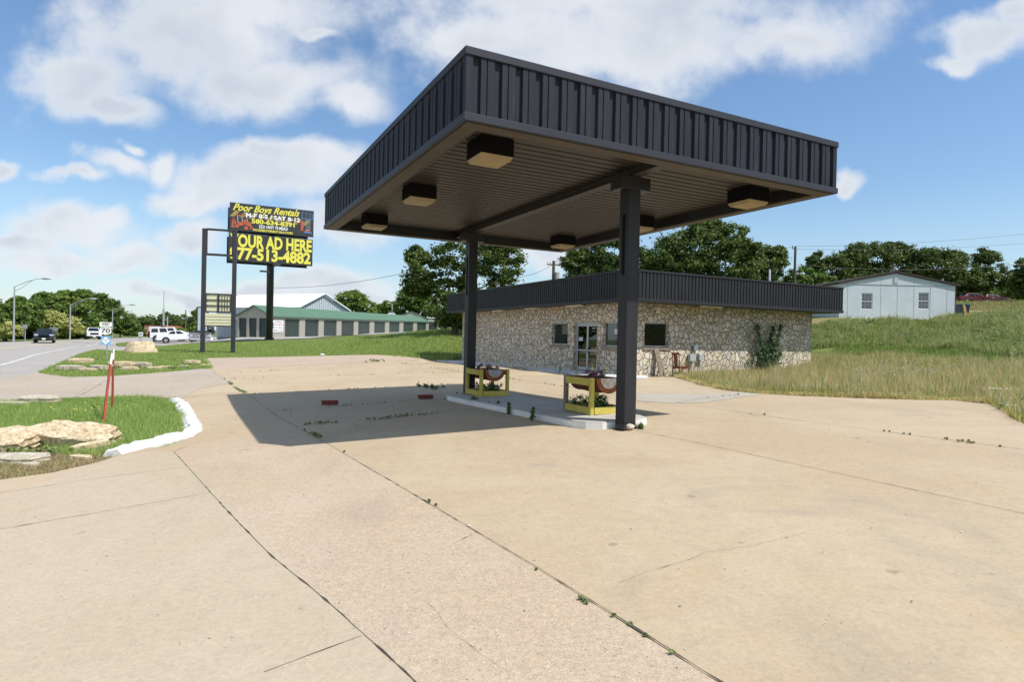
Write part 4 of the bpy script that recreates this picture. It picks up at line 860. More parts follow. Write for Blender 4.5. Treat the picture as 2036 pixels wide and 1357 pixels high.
STR = [((.74, .58, .30), 5), ((.54, .48, .22), 3), ((.28, .34, .11), 3), ((.52, .34, .18), 1), ((.66, .58, .38), 2)]
YEL = [((.46, .42, .10), 3), ((.38, .38, .11), 3), ((.50, .40, .17), 2)]
BNK = [((.21, .32, .07), 4), ((.30, .37, .12), 3), ((.42, .43, .18), 3), ((.42, .36, .20), 2)]
ISLg = isl_top[:-1]+px((0, 806), (-90, 815), (-90, 935), (-40, 925), (0, 895), (60, 885))+px((130, 908), (225, 912), (240, 902), (290, 889), (330, 884), (370, 866), (384, 850), (374, 830), (362, 808))
blades('island_grass', 'left part of the near island grass', [Wp(-16.5, 17.2), Wp(-16.5, 9.4), Wp(-10.2, 7.6), Wp(-9.2, 9.5), Wp(-12.6, 15.8)], 40000, (.05, .15), .010, GRN, 19, clump=6)
blades('island_grass', 'ankle high green grass on the near traffic island', ISLg, 62000, (.05, .15), .008, GRN, 1, clump=6)
blades('dry_ground_cover', 'sparse dry grass and litter on the dirt strip by the boulders', px((0, 895), (60, 890), (130, 905), (225, 906), (238, 912), (190, 926), (100, 946), (0, 962), (-60, 965), (-60, 900)), 14000, (.015, .07), .007, [((.44, .33, .18), 4), ((.54, .44, .26), 3), ((.22, .30, .09), 2)], 2, lean=1.2, clump=5)
FLD = field_lo+[grass_edge[0]]+grass_edge[1:]+px((884, 700), (900, 664), (870, 662), (800, 669), (745, 673.5), (690, 678), (600, 680), (530, 681.5), (470, 681), (420, 682), (375, 685), (318, 690))+road_near
blades('field_grass', 'mown green grass field between the road, the lot and the storage units', FLD, 150000, (.06, .15), .02, MOW, 3, clump=5)
blades('field_grass', 'longer green grass on the rise behind the lot', px((690, 690), (780, 680), (800, 709), (880, 719), (905, 715), (925, 712), (935, 664), (905, 657), (870, 660), (800, 667.5), (745, 672), (690, 676)), 45000, (.12, .34), .03, MOW, 4, clump=7)
blades('field_grass', 'fringe of grass along the lot edge', px((75, 743), (100, 749.5), (140, 752), (220, 750), (330, 742), (400, 735), (421, 736), (424, 731), (412, 714.5), (560, 711.5), (745, 707.5), (842, 715.5), (842, 713), (745, 704), (560, 708), (403, 711), (400, 730), (330, 738), (220, 746), (140, 747), (75, 740)), 14000, (.05, .16), .014, MOW, 5, clump=4)
islet = px((229, 686.5), (262, 682), (304, 682.5), (300, 688), (262, 691)); drape('grass_islet', islet, MATS['turf_soil'], .06, 4.)
blades('field_grass', 'small grass islet between the road and the storage driveway', islet, 6000, (.08, .2), .04, MOW, 6, z0=.08)
BLD = [bw(-.05, -.05), bw(WW+.05, -.05), bw(WW+.05, WL), bw(-.05, WL)]
RE = px((1345, 752), (1365, 757), (1400, 769), (1440, 777), (1500, 784.5), (1600, 790), (1700, 794), (1800, 797), (1900, 799), (1965, 806), (1990, 820), (2010, 835), (2036, 848))
RF = RE+[Wp(13, 10.5), Wp(22, 12), Wp(30, 24)]+px((2036, 722), (1900, 716), (1780, 708), (1660, 706))+[bw(WW, 2), bw(WW, 0), bw(1.2, -.02)]+px((1310, 747))
blades('dry_tall_grass', 'knee high straw coloured grass in front of the store and bank', RF, 80000, (.12, .40), .013, STR, 7, excl=(BLD,), clump=9, lean=.4)
blades('green_tall_grass', 'green grass mixed through the straw', RF, 30000, (.08, .28), .014, GRN, 8, excl=(BLD,), clump=7)
fr_ = [q+(np.array([2., 2.6, 0])/3.)*.9 for q in RE[::-1]]
blades('yellow_grass', 'short yellow green grass along the edge of the concrete on the right', RE+fr_, 22000, (.05, .2), .012, YEL, 9, excl=(BLD,), clump=5)
TOE = px((1655, 706), (1660, 688), (1780, 690), (1900, 693), (2036, 706))+[Wp(36, 26)]+px((2036, 724), (1900, 718), (1780, 710))
blades('toe_grass', 'darker green grass at the foot of the bank', TOE, 30000, (.08, .22), .03, [((.18, .28, .06), 3), ((.24, .34, .08), 3), ((.36, .38, .14), 2)], 10, clump=5)
BANK = px((1655, 692), (1780, 693), (1900, 697), (2036, 712))+[Wp(38, 27), Wp(60, 40), Wp(46, 50), Wp(30, 44)]+px((1900, 638), (1780, 640), (1668, 641))+[Wp(14, 41), Wp(17, 36)]
blades('bank_weeds', 'dense waist high weeds on the steep bank below the white house', BANK, 120000, (.15, .50), .035, BNK, 11, clump=8, lean=.5)
UP = px((1900, 629), (2036, 628))+[Wp(62, 60), Wp(80, 90), Wp(48, 92)]+px((1905, 604))
blades('upper_grass', 'dry mown grass slope beyond the white house', UP, 26000, (.1, .3), .06, [((.44, .38, .18), 4), ((.34, .34, .13), 3), ((.22, .28, .08), 2)], 12, clump=5)
def spill(pts, k): return [q+np.array([-1., -1.6, 0])*k for q in pts]
blades('dry_tall_grass', 'ragged dry grass spilling over the edge of the concrete', RE+spill(RE[::-1], .14), 5000, (.04, .2), .012, STR, 13, excl=(BLD,), clump=14, lean=1.1, z0=.05)
blades('seed_heads', 'tall dry seed stalks standing above the straw grass', RF, 5000, (.4, .75), .010, [((.66, .56, .34), 3), ((.50, .44, .24), 2), ((.52, .30, .18), 1)], 14, excl=(BLD,), clump=12, lean=.3)
blades('seed_heads', 'tall dry stalks above the weeds on the bank', BANK, 6000, (.45, .9), .016, [((.55, .48, .28), 3), ((.34, .36, .16), 3)], 15, clump=10, lean=.3)
r_ = np.random.default_rng(8); Bp = np.array(BANK)[:, :2]; q_ = r_.uniform(Bp.min(0), Bp.max(0), (2600, 2)); q_ = q_[inpoly(q_[:, 0], q_[:, 1], Bp)][:900]; z_ = TZ(q_[:, 0], q_[:, 1]); rr_ = r_.uniform(.25, .7, len(q_))
o_ = foliage('bank_brush', m_leaf, None, np.c_[q_, z_+rr_*.35], np.c_[rr_, rr_, rr_*.6], 52000, .06, (.08, .14, .03), (.26, .33, .11), 16, loc=(q_[0][0], q_[0][1], z_[0])); o_['kind'] = 'stuff'; o_['label'] = 'leafy brush scattered over the bank'; o_['category'] = 'brush'
Fp = np.array(px((1660, 735), (1800, 730), (1900, 735), (1880, 765), (1700, 770))); q_ = r_.uniform(Fp.min(0)[:2], Fp.max(0)[:2], (400, 2)); q_ = q_[inpoly(q_[:, 0], q_[:, 1], Fp)][:70]; z_ = TZ(q_[:, 0], q_[:, 1])
o_ = foliage('white_wildflowers', mat('daisy_petal', (.8, .8, .78), .6, attr='Col'), None, np.c_[q_, z_+.38], np.full((len(q_), 3), .03), 420, .02, (.75, .75, .72), (.85, .85, .8), 17, loc=(q_[0][0], q_[0][1], z_[0])); o_['kind'] = 'stuff'; o_['label'] = 'tiny white wildflowers in the straw grass'; o_['category'] = 'flowers'
Fp = np.array(px((30, 835), (150, 815), (330, 812), (200, 835))); q_ = r_.uniform(Fp.min(0)[:2], Fp.max(0)[:2], (200, 2)); q_ = q_[inpoly(q_[:, 0], q_[:, 1], Fp)][:14]; z_ = TZ(q_[:, 0], q_[:, 1])
o_ = foliage('yellow_wildflowers', mat('yellow_petal', (.8, .7, .05), .6, attr='Col'), None, np.c_[q_, z_+.17], np.full((len(q_), 3), .02), 90, .018, (.80, .68, .08), (.85, .75, .15), 18, loc=(q_[0][0], q_[0][1], z_[0])); o_['kind'] = 'stuff'; o_['label'] = 'a few yellow wildflowers in the island grass'; o_['category'] = 'flowers'
# weeds in joints
def weeds(name, label, pts, per_m, h, seed, spread=.03, prob=.5, cols=((.12, .20, .05), (.28, .34, .11)), sz=.016):
    r = np.random.default_rng(seed); P = [np.asarray(p) for p in pts]; cs = []; rd = []
    for a, b in zip(P[:-1], P[1:]):
        L_ = np.linalg.norm(b-a)
        for k in range(int(L_*per_m*2.2)+1):
            if (r.uniform() > prob or sin((a+(b-a)*k/(L_*per_m*2.2))[0]*5.1+seed)+sin((a+(b-a)*k/(L_*per_m*2.2))[0]*2.3+seed*2) < -.3) and cs: continue
            q = a+(b-a)*(k+r.uniform())/(L_*per_m*2.2+1); hh = r.uniform(*h)*r.uniform(.5, 1); q = gz(q)+ZZ*(.05+hh*.45); q[:2] += r.normal(0, spread, 2); cs.append(q); rd.append([hh*.7, hh*.7, hh*.55])
    o = foliage(name, m_leaf, None, cs, np.array(rd), len(cs)*26, sz, *cols, seed, loc=cs[0]); o['kind'] = 'stuff'; o['label'] = label; o['category'] = 'weeds'; return o
weeds('joint_weeds', 'small green weeds growing in the pavement joints', px((455, 762), (472, 777), (490, 787)), 14, (.03, .06), 1, prob=.9, sz=.018)
weeds('joint_weeds', 'thick green weeds in the joint under the canopy shade', px((600, 850), (660, 846), (712, 843)), 10, (.03, .08), 2, prob=.9); weeds('joint_weeds', 'patches of weeds along the shaded joint', px((730, 841), (800, 833), (870, 827)), 9, (.03, .10), 3, prob=.8)
weeds('joint_weeds', 'clump of weeds at the bend of the long joint', px((610, 862), (635, 877)), 16, (.04, .08), 4, prob=1)
for k, (a, b, pm) in enumerate([((505, 787), (905, 766), 4), ((560, 820), (900, 797), 3), ((435, 757), (905, 742), 2.5), ((470, 744), (880, 724), 2.5), ((800, 724), (1250, 787), 3), ((1480, 826), (2036, 901), 2.5), ((1400, 796), (1480, 788), 3), ((690, 905), (1060, 1140), .9)]):
    weeds('joint_weeds', 'scattered weeds in a pavement joint', [G(*a), G(*b)], pm, (.015, .05), 10+k, prob=.7, cols=((.10, .15, .04), (.28, .28, .10)))
weeds('joint_weeds', 'weeds in the nearest joint', px((1065, 1150), (1135, 1195), (1180, 1222)), 11, (.012, .03), 30, prob=.9, sz=.012, spread=.012); weeds('joint_weeds', 'weeds in the nearest joint', px((1215, 1243), (1370, 1340)), 3, (.012, .025), 31, prob=.9, sz=.012, spread=.01)
weeds('edge_weeds', 'weeds along the right concrete joint', px((1900, 884), (2036, 901)), 12, (.03, .09), 32, prob=.9, cols=((.14, .18, .05), (.30, .28, .10)))
weeds('edge_weeds', 'leafy weeds at the left end of the fuel island', px((840, 771), (915, 786)), 10, (.05, .22), 33, spread=.12, prob=.9, cols=((.05, .10, .03), (.13, .18, .06)), sz=.03)
weeds('edge_weeds', 'pale grass tuft at the far side of the lot', px((720, 722), (760, 720)), 6, (.08, .25), 34, spread=.3, prob=.9, cols=((.16, .22, .06), (.30, .30, .12)), sz=.04)
weeds('walk_weeds', 'low weeds along the foot of the white walk', [bw(-2.06, 15.5), bw(-2.06, 0)], 3, (.04, .15), 35, spread=.04, prob=.8, cols=((.07, .11, .04), (.18, .22, .08)))
weeds('edge_weeds', 'leafy weeds around the stones at the right edge', px((1985, 795), (2036, 800), (2036, 822)), 7, (.1, .3), 36, spread=.25, prob=.9, sz=.04)
weeds('edge_weeds', 'green weeds between the boulders', px((0, 903), (70, 905), (130, 907)), 12, (.04, .1), 37, spread=.08, prob=.9, sz=.03)
weeds('edge_weeds', 'green weeds by the last rocks of the row', px((330, 735), (395, 733)), 5, (.06, .14), 38, spread=.15, prob=.9, sz=.05)
# taller single weeds
def weed_plant(p, h, lab, seed, n=90, r_=.08, cols=((.07, .13, .03), (.18, .24, .07)), grp='tall weeds growing at the white walk'):
    p = np.asarray(p); rr = np.random.default_rng(seed); t = thing('weed_plant', lab, 'weed', p, 0, grp); top = p+np.array([rr.uniform(-.04, .04), rr.uniform(-.04, .04), h])
    MB().tube([p-ZZ*.03, (p+top)/2+rr.normal(0, .01, 3), top], [.008, .006, .003], 5).build('stem', MATS['dry_stalk'], t)
    cs = [p+(top-p)*k for k in np.linspace(.12, .98, 9)]; foliage('leaves', m_leaf, t, cs, np.array([[r_*(1.15-k*.7)]*3 for k in np.linspace(0, 1, 9)]), n, .03, *cols, seed)
for k, (x, y, h, lb) in enumerate([(1015, 738, .62, 'bushy pale weed behind the far planter'), (1066, 741, .42, 'thin weed in front of the walk, second from the left'), (1113, 744.5, .45, 'weed on the walk left of the glass doors'), (1146, 749, .80, 'tallest weed, standing before the glass doors'), (1178, 752, .55, 'weed rising behind the near planter flowers'), (1203, 752, .4, 'rightmost thin weed by the near canopy post'), (986, 736, .3, 'short weed on the kerb just right of the far post')]):
    weed_plant(G(x, y)+ZZ*.03, h, lb, 50+k, cols=((.14, .18, .07), (.34, .36, .18)))
for k, (x, y, h, lb) in enumerate([(945, 802, .18, 'wide dark weed clump at the island kerb, leftmost'), (976, 808, .14, 'tiny weed at the island kerb, second from left'), (990, 812, .19, 'three-stemmed weed at the island kerb, third from left'), (1013, 821, .26, 'upright leafy weed at the island kerb, fourth from left'), (1059, 834, .26, 'upright leafy weed at the island kerb nearest the near planter')]):
    weed_plant(G(x-2, y+7)+ZZ*.03, h, lb, 70+k, n=160 if k in (0, 3, 4) else 60, r_=.2 if k == 0 else .06, grp='weeds at the foot of the island kerb', cols=((.05, .10, .03), (.13, .19, .05)))
weed_plant(P1+u*.2-w*.2, .1, 'small weed at the right foot of the near canopy post', 90, n=120, r_=.07, grp='weeds at the foot of the island kerb')

# ------------------------------------------------------------------ trees
m_bark = mat('bark', (.085, .065, .045), .95, var=.4, vscale=4, bump=.8, bscale=12)
m_tl = mat('tree_leaf', (.05, .1, .03), .55, attr='Col', transl=.28, spec=.3)
DK = ((.05, .092, .02), (.14, .21, .046)); MD = ((.07, .13, .025), (.19, .28, .055)); LT = ((.10, .17, .03), (.24, .32, .065)); YG = ((.22, .28, .05), (.60, .58, .22)); OAK = ((.048, .088, .02), (.15, .21, .046))
def tree(name, lab, Y, ells, trunk, n, size, cols, seed, group, cdens=1., baseY=None):
    r = np.random.default_rng(seed); E_ = []
    for (x, y, rx, ry) in ells: E_.append((D(x, y, Y), rx*Y/FPX, ry*Y/FPX))
    cx = D(trunk[0], 600, Y); base = gz(cx); top = E_[0][0]; 
    t = thing(name, lab, 'tree', base, 0, group); cs = []; rd = []; wt = []
    for (c, a, b) in E_:
        dz_ = min(a, b*1.3); k = int(36*cdens*max(1, (a*b)**.5/2.5)**1.2)+6; d = r.normal(size=(k, 3)); d /= np.linalg.norm(d, axis=1)[:, None]; q = r.uniform(.35, 1.0, k)**.5
        P = c+d*q[:, None]*np.array([a, dz_, b])*.88; rr_ = r.uniform(.14, .42, k)*(a*b)**.5; rr_ = np.clip(rr_, .35, 3.2)
        cs.append(P); rd.append(np.c_[rr_, rr_, rr_*.6]*r.uniform(.7, 1.3, (k, 3)))
    cs = np.concatenate(cs); rd = np.concatenate(rd); cs[:, 2] = np.maximum(cs[:, 2], base[2]+rd[:, 2]*.5+.2)
    foliage('crown', m_tl, t, cs, rd, int(n*2.3), size*.80, *cols, seed, up=.5)
    H_ = max(1.5, top[2]-base[2]); mb = MB(); tr = max(.12, min(.45, H_*.035)); mid = base+(top-base)*.55; mid[:2] += r.normal(0, .2, 2)
    mb.tube([base-ZZ*.2, base+(mid-base)*.5+r.normal(0, .08, 3), mid, top], [tr*1.25, tr, tr*.7, tr*.25], 7)
    for i in r.choice(len(cs), min(12, len(cs)), replace=False):
        s = base+(top-base)*r.uniform(.3, .75); e = cs[i]; m_ = (s+e)/2+ZZ*r.uniform(-.1, .5); mb.tube([s, m_, e], [tr*.4, tr*.25, tr*.06], 5)
    mb.build('trunk', m_bark, t); return t
GB = 'trees behind the store'; GH = 'trees behind the white house'; GR = 'trees beyond the road'; GD = 'distant trees along the road'; GS = 'trees behind the storage units'
tree('broadleaf_tree', 'big dark oak whose crown shows left of the store roof', 56, [(930, 500, 85, 60), (840, 545, 45, 45), (1000, 530, 50, 55), (905, 588, 52, 46), (830, 510, 28, 22), (832, 576, 30, 20), (990, 480, 45, 30), (905, 632, 38, 20), (940, 610, 60, 45)], (905, 640), 30000, .17, OAK, 1, GB, 1.5)
tree('broadleaf_tree', 'dark tree peeking between the near post and the utility pole', 60, [(1215, 500, 70, 45), (1150, 520, 40, 28), (1260, 540, 70, 45), (1180, 550, 60, 35)], (1215, 640), 18000, .18, OAK, 2, GB, 1.4)
tree('broadleaf_tree', 'tallest dark tree above the middle of the store roof', 60, [(1390, 495, 85, 55), (1330, 520, 70, 50), (1440, 475, 50, 36), (1405, 455, 45, 22), (1450, 530, 60, 45), (1360, 560, 90, 30), (1480, 500, 40, 25)], (1390, 640), 32000, .17, OAK, 3, GB, 1.5)
tree('broadleaf_tree', 'rounded dark tree left of the plain utility pole', 66, [(1525, 520, 38, 34), (1510, 550, 50, 30), (1490, 540, 40, 35), (1545, 505, 18, 18)], (1520, 640), 14000, .18, OAK, 4, GB, 1.5)
tree('broadleaf_tree', 'low mid green tree over the right end of the store roof', 72, [(1600, 552, 45, 24), (1560, 565, 40, 22), (1640, 562, 34, 18)], (1590, 640), 7000, .2, MD, 5, GB)
tree('broadleaf_tree', 'loose crowned tree left of the white house roof', 84, [(1655, 535, 52, 32), (1625, 520, 26, 20), (1690, 560, 50, 28), (1690, 515, 35, 26)], (1655, 640), 15000, .2, OAK, 6, GH, 1.3)
tree('broadleaf_tree', 'tall dark tree rising behind the white house gable', 86, [(1745, 515, 65, 36), (1790, 505, 35, 24), (1745, 550, 80, 35), (1715, 500, 35, 20), (1775, 495, 30, 15)], (1745, 640), 18000, .2, OAK, 7, GH, 1.3)
tree('broadleaf_tree', 'broad dark tree over the right side of the white house roof', 84, [(1865, 530, 70, 38), (1840, 510, 40, 18), (1900, 555, 60, 34), (1815, 550, 40, 24), (1890, 515, 40, 20)], (1905, 640), 18000, .2, OAK, 8, GH, 1.3)
tree('broadleaf_tree', 'thin airy tree with gaps right of the white house', 84, [(1965, 530, 42, 30), (1960, 510, 25, 18), (1985, 560, 36, 26), (1940, 560, 36, 28)], (1943, 640), 9000, .2, OAK, 9, GH, .8)
tree('broadleaf_tree', 'dark tree cut by the right edge of the photo', 78, [(2040, 535, 26, 22), (2045, 560, 34, 30)], (2050, 640), 7000, .2, OAK, 10, GH)
tree('broadleaf_tree', 'light green bushy tree low at the right edge of the photo', 88, [(2010, 580, 40, 24), (2040, 590, 30, 18), (1980, 585, 40, 14)], (2010, 640), 9000, .2, LT, 11, GH)
tree('broadleaf_tree', 'dark low growth behind the red car', 92, [(1925, 580, 50, 22), (1960, 585, 50, 18), (1890, 575, 30, 20)], (1930, 640), 9000, .22, DK, 12, GH)
tree('broadleaf_tree', 'round bright green tree behind the white metal shed', 128, [(700, 600, 34, 24), (680, 610, 24, 18), (725, 612, 26, 16), (702, 588, 20, 12)], (702, 660), 11000, .3, LT, 13, GS, 1.3)
tree('broadleaf_tree', 'far low tree right of the bright green one', 170, [(755, 616, 24, 12), (772, 612, 18, 14)], (760, 660), 4000, .4, MD, 14, GS)
tree('broadleaf_tree', 'mid green tree over the end of the storage units', 172, [(818, 596, 34, 30), (800, 610, 26, 20), (845, 610, 34, 26), (835, 575, 30, 22)], (820, 660), 12000, .38, MD, 15, GS, 1.3)
tree('broadleaf_tree', 'low dark growth filling the gap left of the store under the big oak', 62, [(892, 632, 38, 22), (935, 635, 50, 26)], (880, 650), 9000, .17, OAK, 16, GB, 1.4)
L_ = [((15, 625), 74, [(10, 640, 40, 28), (-20, 620, 40, 35), (30, 618, 24, 20)], MD, 'mid green tree behind the leftmost street lamp'),
      ((12, 655), 72, [(12, 656, 26, 16), (-20, 660, 30, 18)], YG, 'yellow green flowering bush at the left edge of the photo'),
      ((48, 610), 86, [(48, 615, 34, 30), (35, 600, 18, 12), (60, 630, 34, 22)], MD, 'tree between the two small signs beyond the road'),
      ((105, 640), 95, [(105, 638, 44, 22), (85, 632, 26, 14), (130, 645, 34, 20), (150, 655, 18, 12), (110, 655, 44, 14)], YG, 'yellow green flowering tree behind the dark car'),
      ((95, 600), 104, [(95, 605, 34, 24), (85, 592, 20, 12), (110, 615, 34, 22)], MD, 'green tree rising above the yellow green flowering one'),
      ((148, 598), 106, [(145, 598, 38, 22), (155, 612, 36, 24), (130, 588, 20, 12), (160, 585, 22, 10)], LT, 'bright tall tree behind the middle street lamp'),
      ((205, 605), 122, [(200, 606, 34, 26), (190, 592, 26, 12), (215, 620, 32, 24), (226, 610, 22, 16)], DK, 'tallest dark tree of the roadside wood'),
      ((178, 645), 114, [(175, 640, 34, 22), (160, 655, 26, 16), (195, 652, 28, 18)], MD, 'lower tree behind the white pickup'),
      ((240, 640), 128, [(240, 640, 30, 24), (250, 650, 30, 18), (225, 650, 28, 20), (258, 655, 18, 10)], DK, 'dark tree at the end of the roadside wood'),
      ((60, 665), 88, [(60, 662, 34, 12), (30, 668, 24, 10), (90, 664, 26, 10)], DK, 'dark undergrowth left of the dark car'),
      ((150, 666), 100, [(150, 662, 40, 12), (200, 660, 30, 10), (120, 664, 24, 10)], DK, 'dark undergrowth between the cars')]
L_ += [((-60, 630), 74, [(-60, 635, 46, 34), (-85, 650, 40, 26)], MD, 'roadside tree just outside the left edge'), ((-170, 625), 74, [(-170, 628, 60, 40), (-130, 645, 50, 28)], DK, 'darker roadside tree farther left'), ((-300, 620), 74, [(-300, 622, 70, 44), (-240, 640, 60, 30)], MD, 'wide roadside tree farthest left')]
RS = ((.055, .11, .022), (.17, .26, .05))
for k, (tp, Y_, el, co_, lb) in enumerate(L_): tree('roadside_tree', lb, Y_, el, tp, 11000 if co_ is not DK else 9000, .27, RS if co_ is DK else co_, 40+k, GR, 1.2)
for k, (x, y, rx, ry, Y_, lb, co_) in enumerate([(280, 648, 26, 18, 190, 'distant tree beside the brick shop roof, leftmost', DK), (312, 640, 26, 16, 200, 'distant tree above the brick shop', DK), (336, 634, 18, 14, 205, 'distant tallest tree behind the white mast', DK), (358, 642, 24, 18, 195, 'distant tree right of the white mast', DK), (384, 644, 18, 18, 180, 'distant tree left of the letter board sign', DK), (392, 652, 14, 14, 120, 'bright bush left of the pale blue office', LT), (397, 620, 12, 8, 125, 'small light tree top beside the pylon sign', LT), (268, 660, 22, 10, 160, 'low distant shrub at the road bend', DK), (350, 660, 30, 7, 170, 'low shrubs behind the white cars', LT)]):
    tree('distant_tree', lb, Y_, [(x, y, rx, ry), (x+rx*.4, y+ry*.3, rx*.6, ry*.6), (x-rx*.5, y+ry*.4, rx*.6, ry*.6)], (x, 660), 5000, .42, co_, 70+k, GD, .8)
# bush on the store wall
bb = bw(8.15, -.45); bb[2] = TZ(bb[0], bb[1])[0]
bt = thing('climbing_shrub', 'tangled dark green shrub growing up the right stone wall', 'shrub', bb)
rr = np.random.default_rng(3); stems = [[(0, 0), (-.45, .7), (-.7, 1.5), (-1.05, 2.15)], [(0, 0), (-.1, .9), (.1, 1.5), (.15, 2.1)], [(0, 0), (.4, .6), (.55, 1.3), (.9, 2.2)], [(0, 0), (.5, .4), (1.0, .9)], [(0, 0), (-.6, .4), (-1.0, .95)], [(0, 0), (.1, .8), (.2, 1.3)]]
mb = MB(); cs = []; rd = []
for s in stems:
    P_ = [bb+u*a*.82+ZZ*z+w*rr.uniform(-.05, .2) for a, z in s]; mb.tube(P_, [.03]+[.018]*(len(P_)-2)+[.006], 5)
    for a, b in zip(P_[:-1], P_[1:]):
        for k in (.2, .5, .8, 1.): cs.append(a+(b-a)*k); rd.append([.16, .14, .15] if (a[2]-bb[2]) > .9 else [.26, .2, .22])
mb.build('stem', m_bark, bt); foliage('leaves', m_leaf, bt, cs, np.array(rd), 4800, .055, (.035, .08, .025), (.13, .20, .08), 5)

# ------------------------------------------------------------------ helpers for upright planes
class Plane:
    """vertical plane through two ground points; gives places on it in metres along / up"""
    def __init__(s, P0, P1):
        s.o = np.array([P0[0], P0[1], 0.]); d = np.array([P1[0]-P0[0], P1[1]-P0[1], 0.]); s.L = np.linalg.norm(d); s.d = d/s.L; n = np.cross(s.d, ZZ); s.n = n if n@(EY-s.o) > 0 else -n
    def sz(s, x, y):
        r = ray(x, y); t = ((s.o-EY)@s.n)/(r@s.n); P = EY+r*t; return (P-s.o)@s.d, P[2]
    def P(s, a, z, out=0.): return s.o+s.d*a+ZZ*z+s.n*out
    def px(s, x, y, out=0.): a, z = s.sz(x, y); return s.P(a, z, out)
    def box(s, mb, a0, a1, z0, z1, o0, o1): return mb.obox(s.P(a0, z0, o0), s.d*(a1-a0), s.n*(o1-o0), ZZ*(z1-z0))
    def pbox(s, mb, x0, y0, x1, y1, o0, o1):
        ym, xm = (y0+y1)/2, (x0+x1)/2; a0 = s.sz(x0, ym)[0]; a1 = s.sz(x1, ym)[0]; zt_ = s.sz(xm, y0)[1]; zb_ = s.sz(xm, y1)[1]; return s.box(mb, a0, a1, zb_, zt_, o0, o1)
m_gal = mat('galvanised_steel', (.42, .44, .45), .5, metal=.3, var=.15, vscale=3)
m_cream = mat('cream_sign_panel', (.70, .68, .47), .5, var=.08, vscale=2)
m_pyl = mat('pylon_black', (.035, .034, .042), .45, var=.15, vscale=1)
# pylon sign
A_ = G(402.5, 703); B_ = D(463, 704.5, A_[1]+.6); pl = Plane(A_, B_)
py = thing('pylon_sign', 'empty black two post pylon sign with cream panels on the grass', 'sign', A_)
zta = pl.sz(412, 455)[1]; ztb = pl.sz(471.5, 459)[1]
for a, zb_, zt_ in ((0, A_[2]-.2, zta), (pl.L, B_[2]-.2, ztb)): pl.box(MB(), a-.135, a+.135, zb_, zt_, -.15, .15).build('post', m_pyl, py, bevel=.01)
f0, f1 = .137, pl.L-.137
def zrow(y): return pl.sz(440, y)[1]
mb = MB()
for y0, y1 in ((456, 459.5), (505.5, 509.5)): pl.box(mb, f0, f1, zrow(y1), zrow(y0), -.12, .12)
pl.box(mb, f0, f0+.05, zrow(505.4), zrow(459.6), -.12, .12); pl.box(mb, f1-.05, f1, zrow(505.4), zrow(459.6), -.12, .12)
mb.build('open_frame', m_pyl, py)
mid = (f0+f1)/2; za, zb2 = zrow(622), zrow(584.5)
mb = MB(); pl.box(mb, f0+.002, f1-.002, zb2-.06, zb2, -.15, .15); pl.box(mb, f0+.002, f1-.002, za, za+.08, -.15, .15); pl.box(mb, mid-.06, mid+.06, za+.082, zb2-.062, -.15, .15); pl.box(mb, f0+.002, f0+.08, za+.082, zb2-.062, -.15, .15); pl.box(mb, f1-.08, f1-.002, za+.082, zb2-.062, -.15, .15)
H_ = zb2-.062-za-.082
for k in (1, 2): pl.box(mb, f0+.082, mid-.062, za+.082+H_*k/3-.03, za+.082+H_*k/3+.03, .10, .149); pl.box(mb, mid+.062, f1-.082, za+.082+H_*k/3-.03, za+.082+H_*k/3+.03, .10, .149)
for k in (1, 2, 3): pl.box(mb, mid+.062+(f1-mid-.144)*k/4-.012, mid+.062+(f1-mid-.144)*k/4+.012, za+.083, zb2-.063, .09, .145)
mb.build('cabinet_frame', m_pyl, py)
for a0, a1 in ((f0+.082, mid-.062), (mid+.062, f1-.082)): pl.box(MB(), a0, a1, za+.083, zb2-.063, -.08, .08).build('sign_panel', m_cream, py)
z0_, z1_ = zrow(649), zrow(624.5); q = pl.box(MB(), f0+.01, f1-.01, z0_+.05, z1_, -.12, .12).build('sign_panel', m_cream, py)
mb = MB(); pl.box(mb, f0, f1, z0_-.03, z0_+.048, -.13, .13)
for k in (1, 2, 3): pl.box(mb, f0+.02, f1-.02, z0_+(z1_-z0_)*k/4, z0_+(z1_-z0_)*k/4+.015, .122, .135)
mb.build('panel_tracks', m_pyl, q)

# billboard
bl = Plane(D(457, 460, 60.3), D(623.5, 470, 63.9)); bb_ = G(535.5, 676.5)
bil = thing('billboard', 'tall black single pole billboard with two stacked advert boards and yellow lettering', 'billboard', bb_)
m_bb = mat('billboard_face', (.033, .034, .038), .5); m_ylt = mat('yellow_lettering', (.78, .72, .10), .5); m_wht = mat('white_letter', (.82, .82, .82), .5); m_org = mat('orange_machine', (.50, .11, .05), .6, var=.3, vscale=3); m_bst = mat('gold_stripe', (.36, .27, .07), .6, var=.4, vscale=1.2); m_bluem = mat('blue_lift', (.08, .19, .42), .6)
pc = bl.sz(537, 600)[0]; L0 = 0.; L1 = bl.sz(623.5, 447)[0]; L0 = bl.sz(456.5, 430)[0]
zt1, zb1 = bl.sz(457.2, 401.8)[1], bl.sz(454.5, 457)[1]; zt2, zb2_ = bl.sz(455.5, 462.2)[1], bl.sz(452.5, 518)[1]
MB().tube([bb_-ZZ*.3, bl.P(pc, zb2_, -.55)*[1, 1, 0]+ZZ*(zt1-.6)], .36, 18).build('pole', m_pyl, bil, smooth=True)
MB().tube([bb_-ZZ*.2, bb_+ZZ*.25], .5, 18).build('base_collar', m_pyl, bil)
up_ = bl.box(MB(), L0, L1, zb1, zt1, -.12, 0).build('upper_board', m_bb, bil); lo_ = bl.box(MB(), L0-.05, L1-.05, zb2_, zt2, -.12, 0).build('lower_board', m_bb, bil)
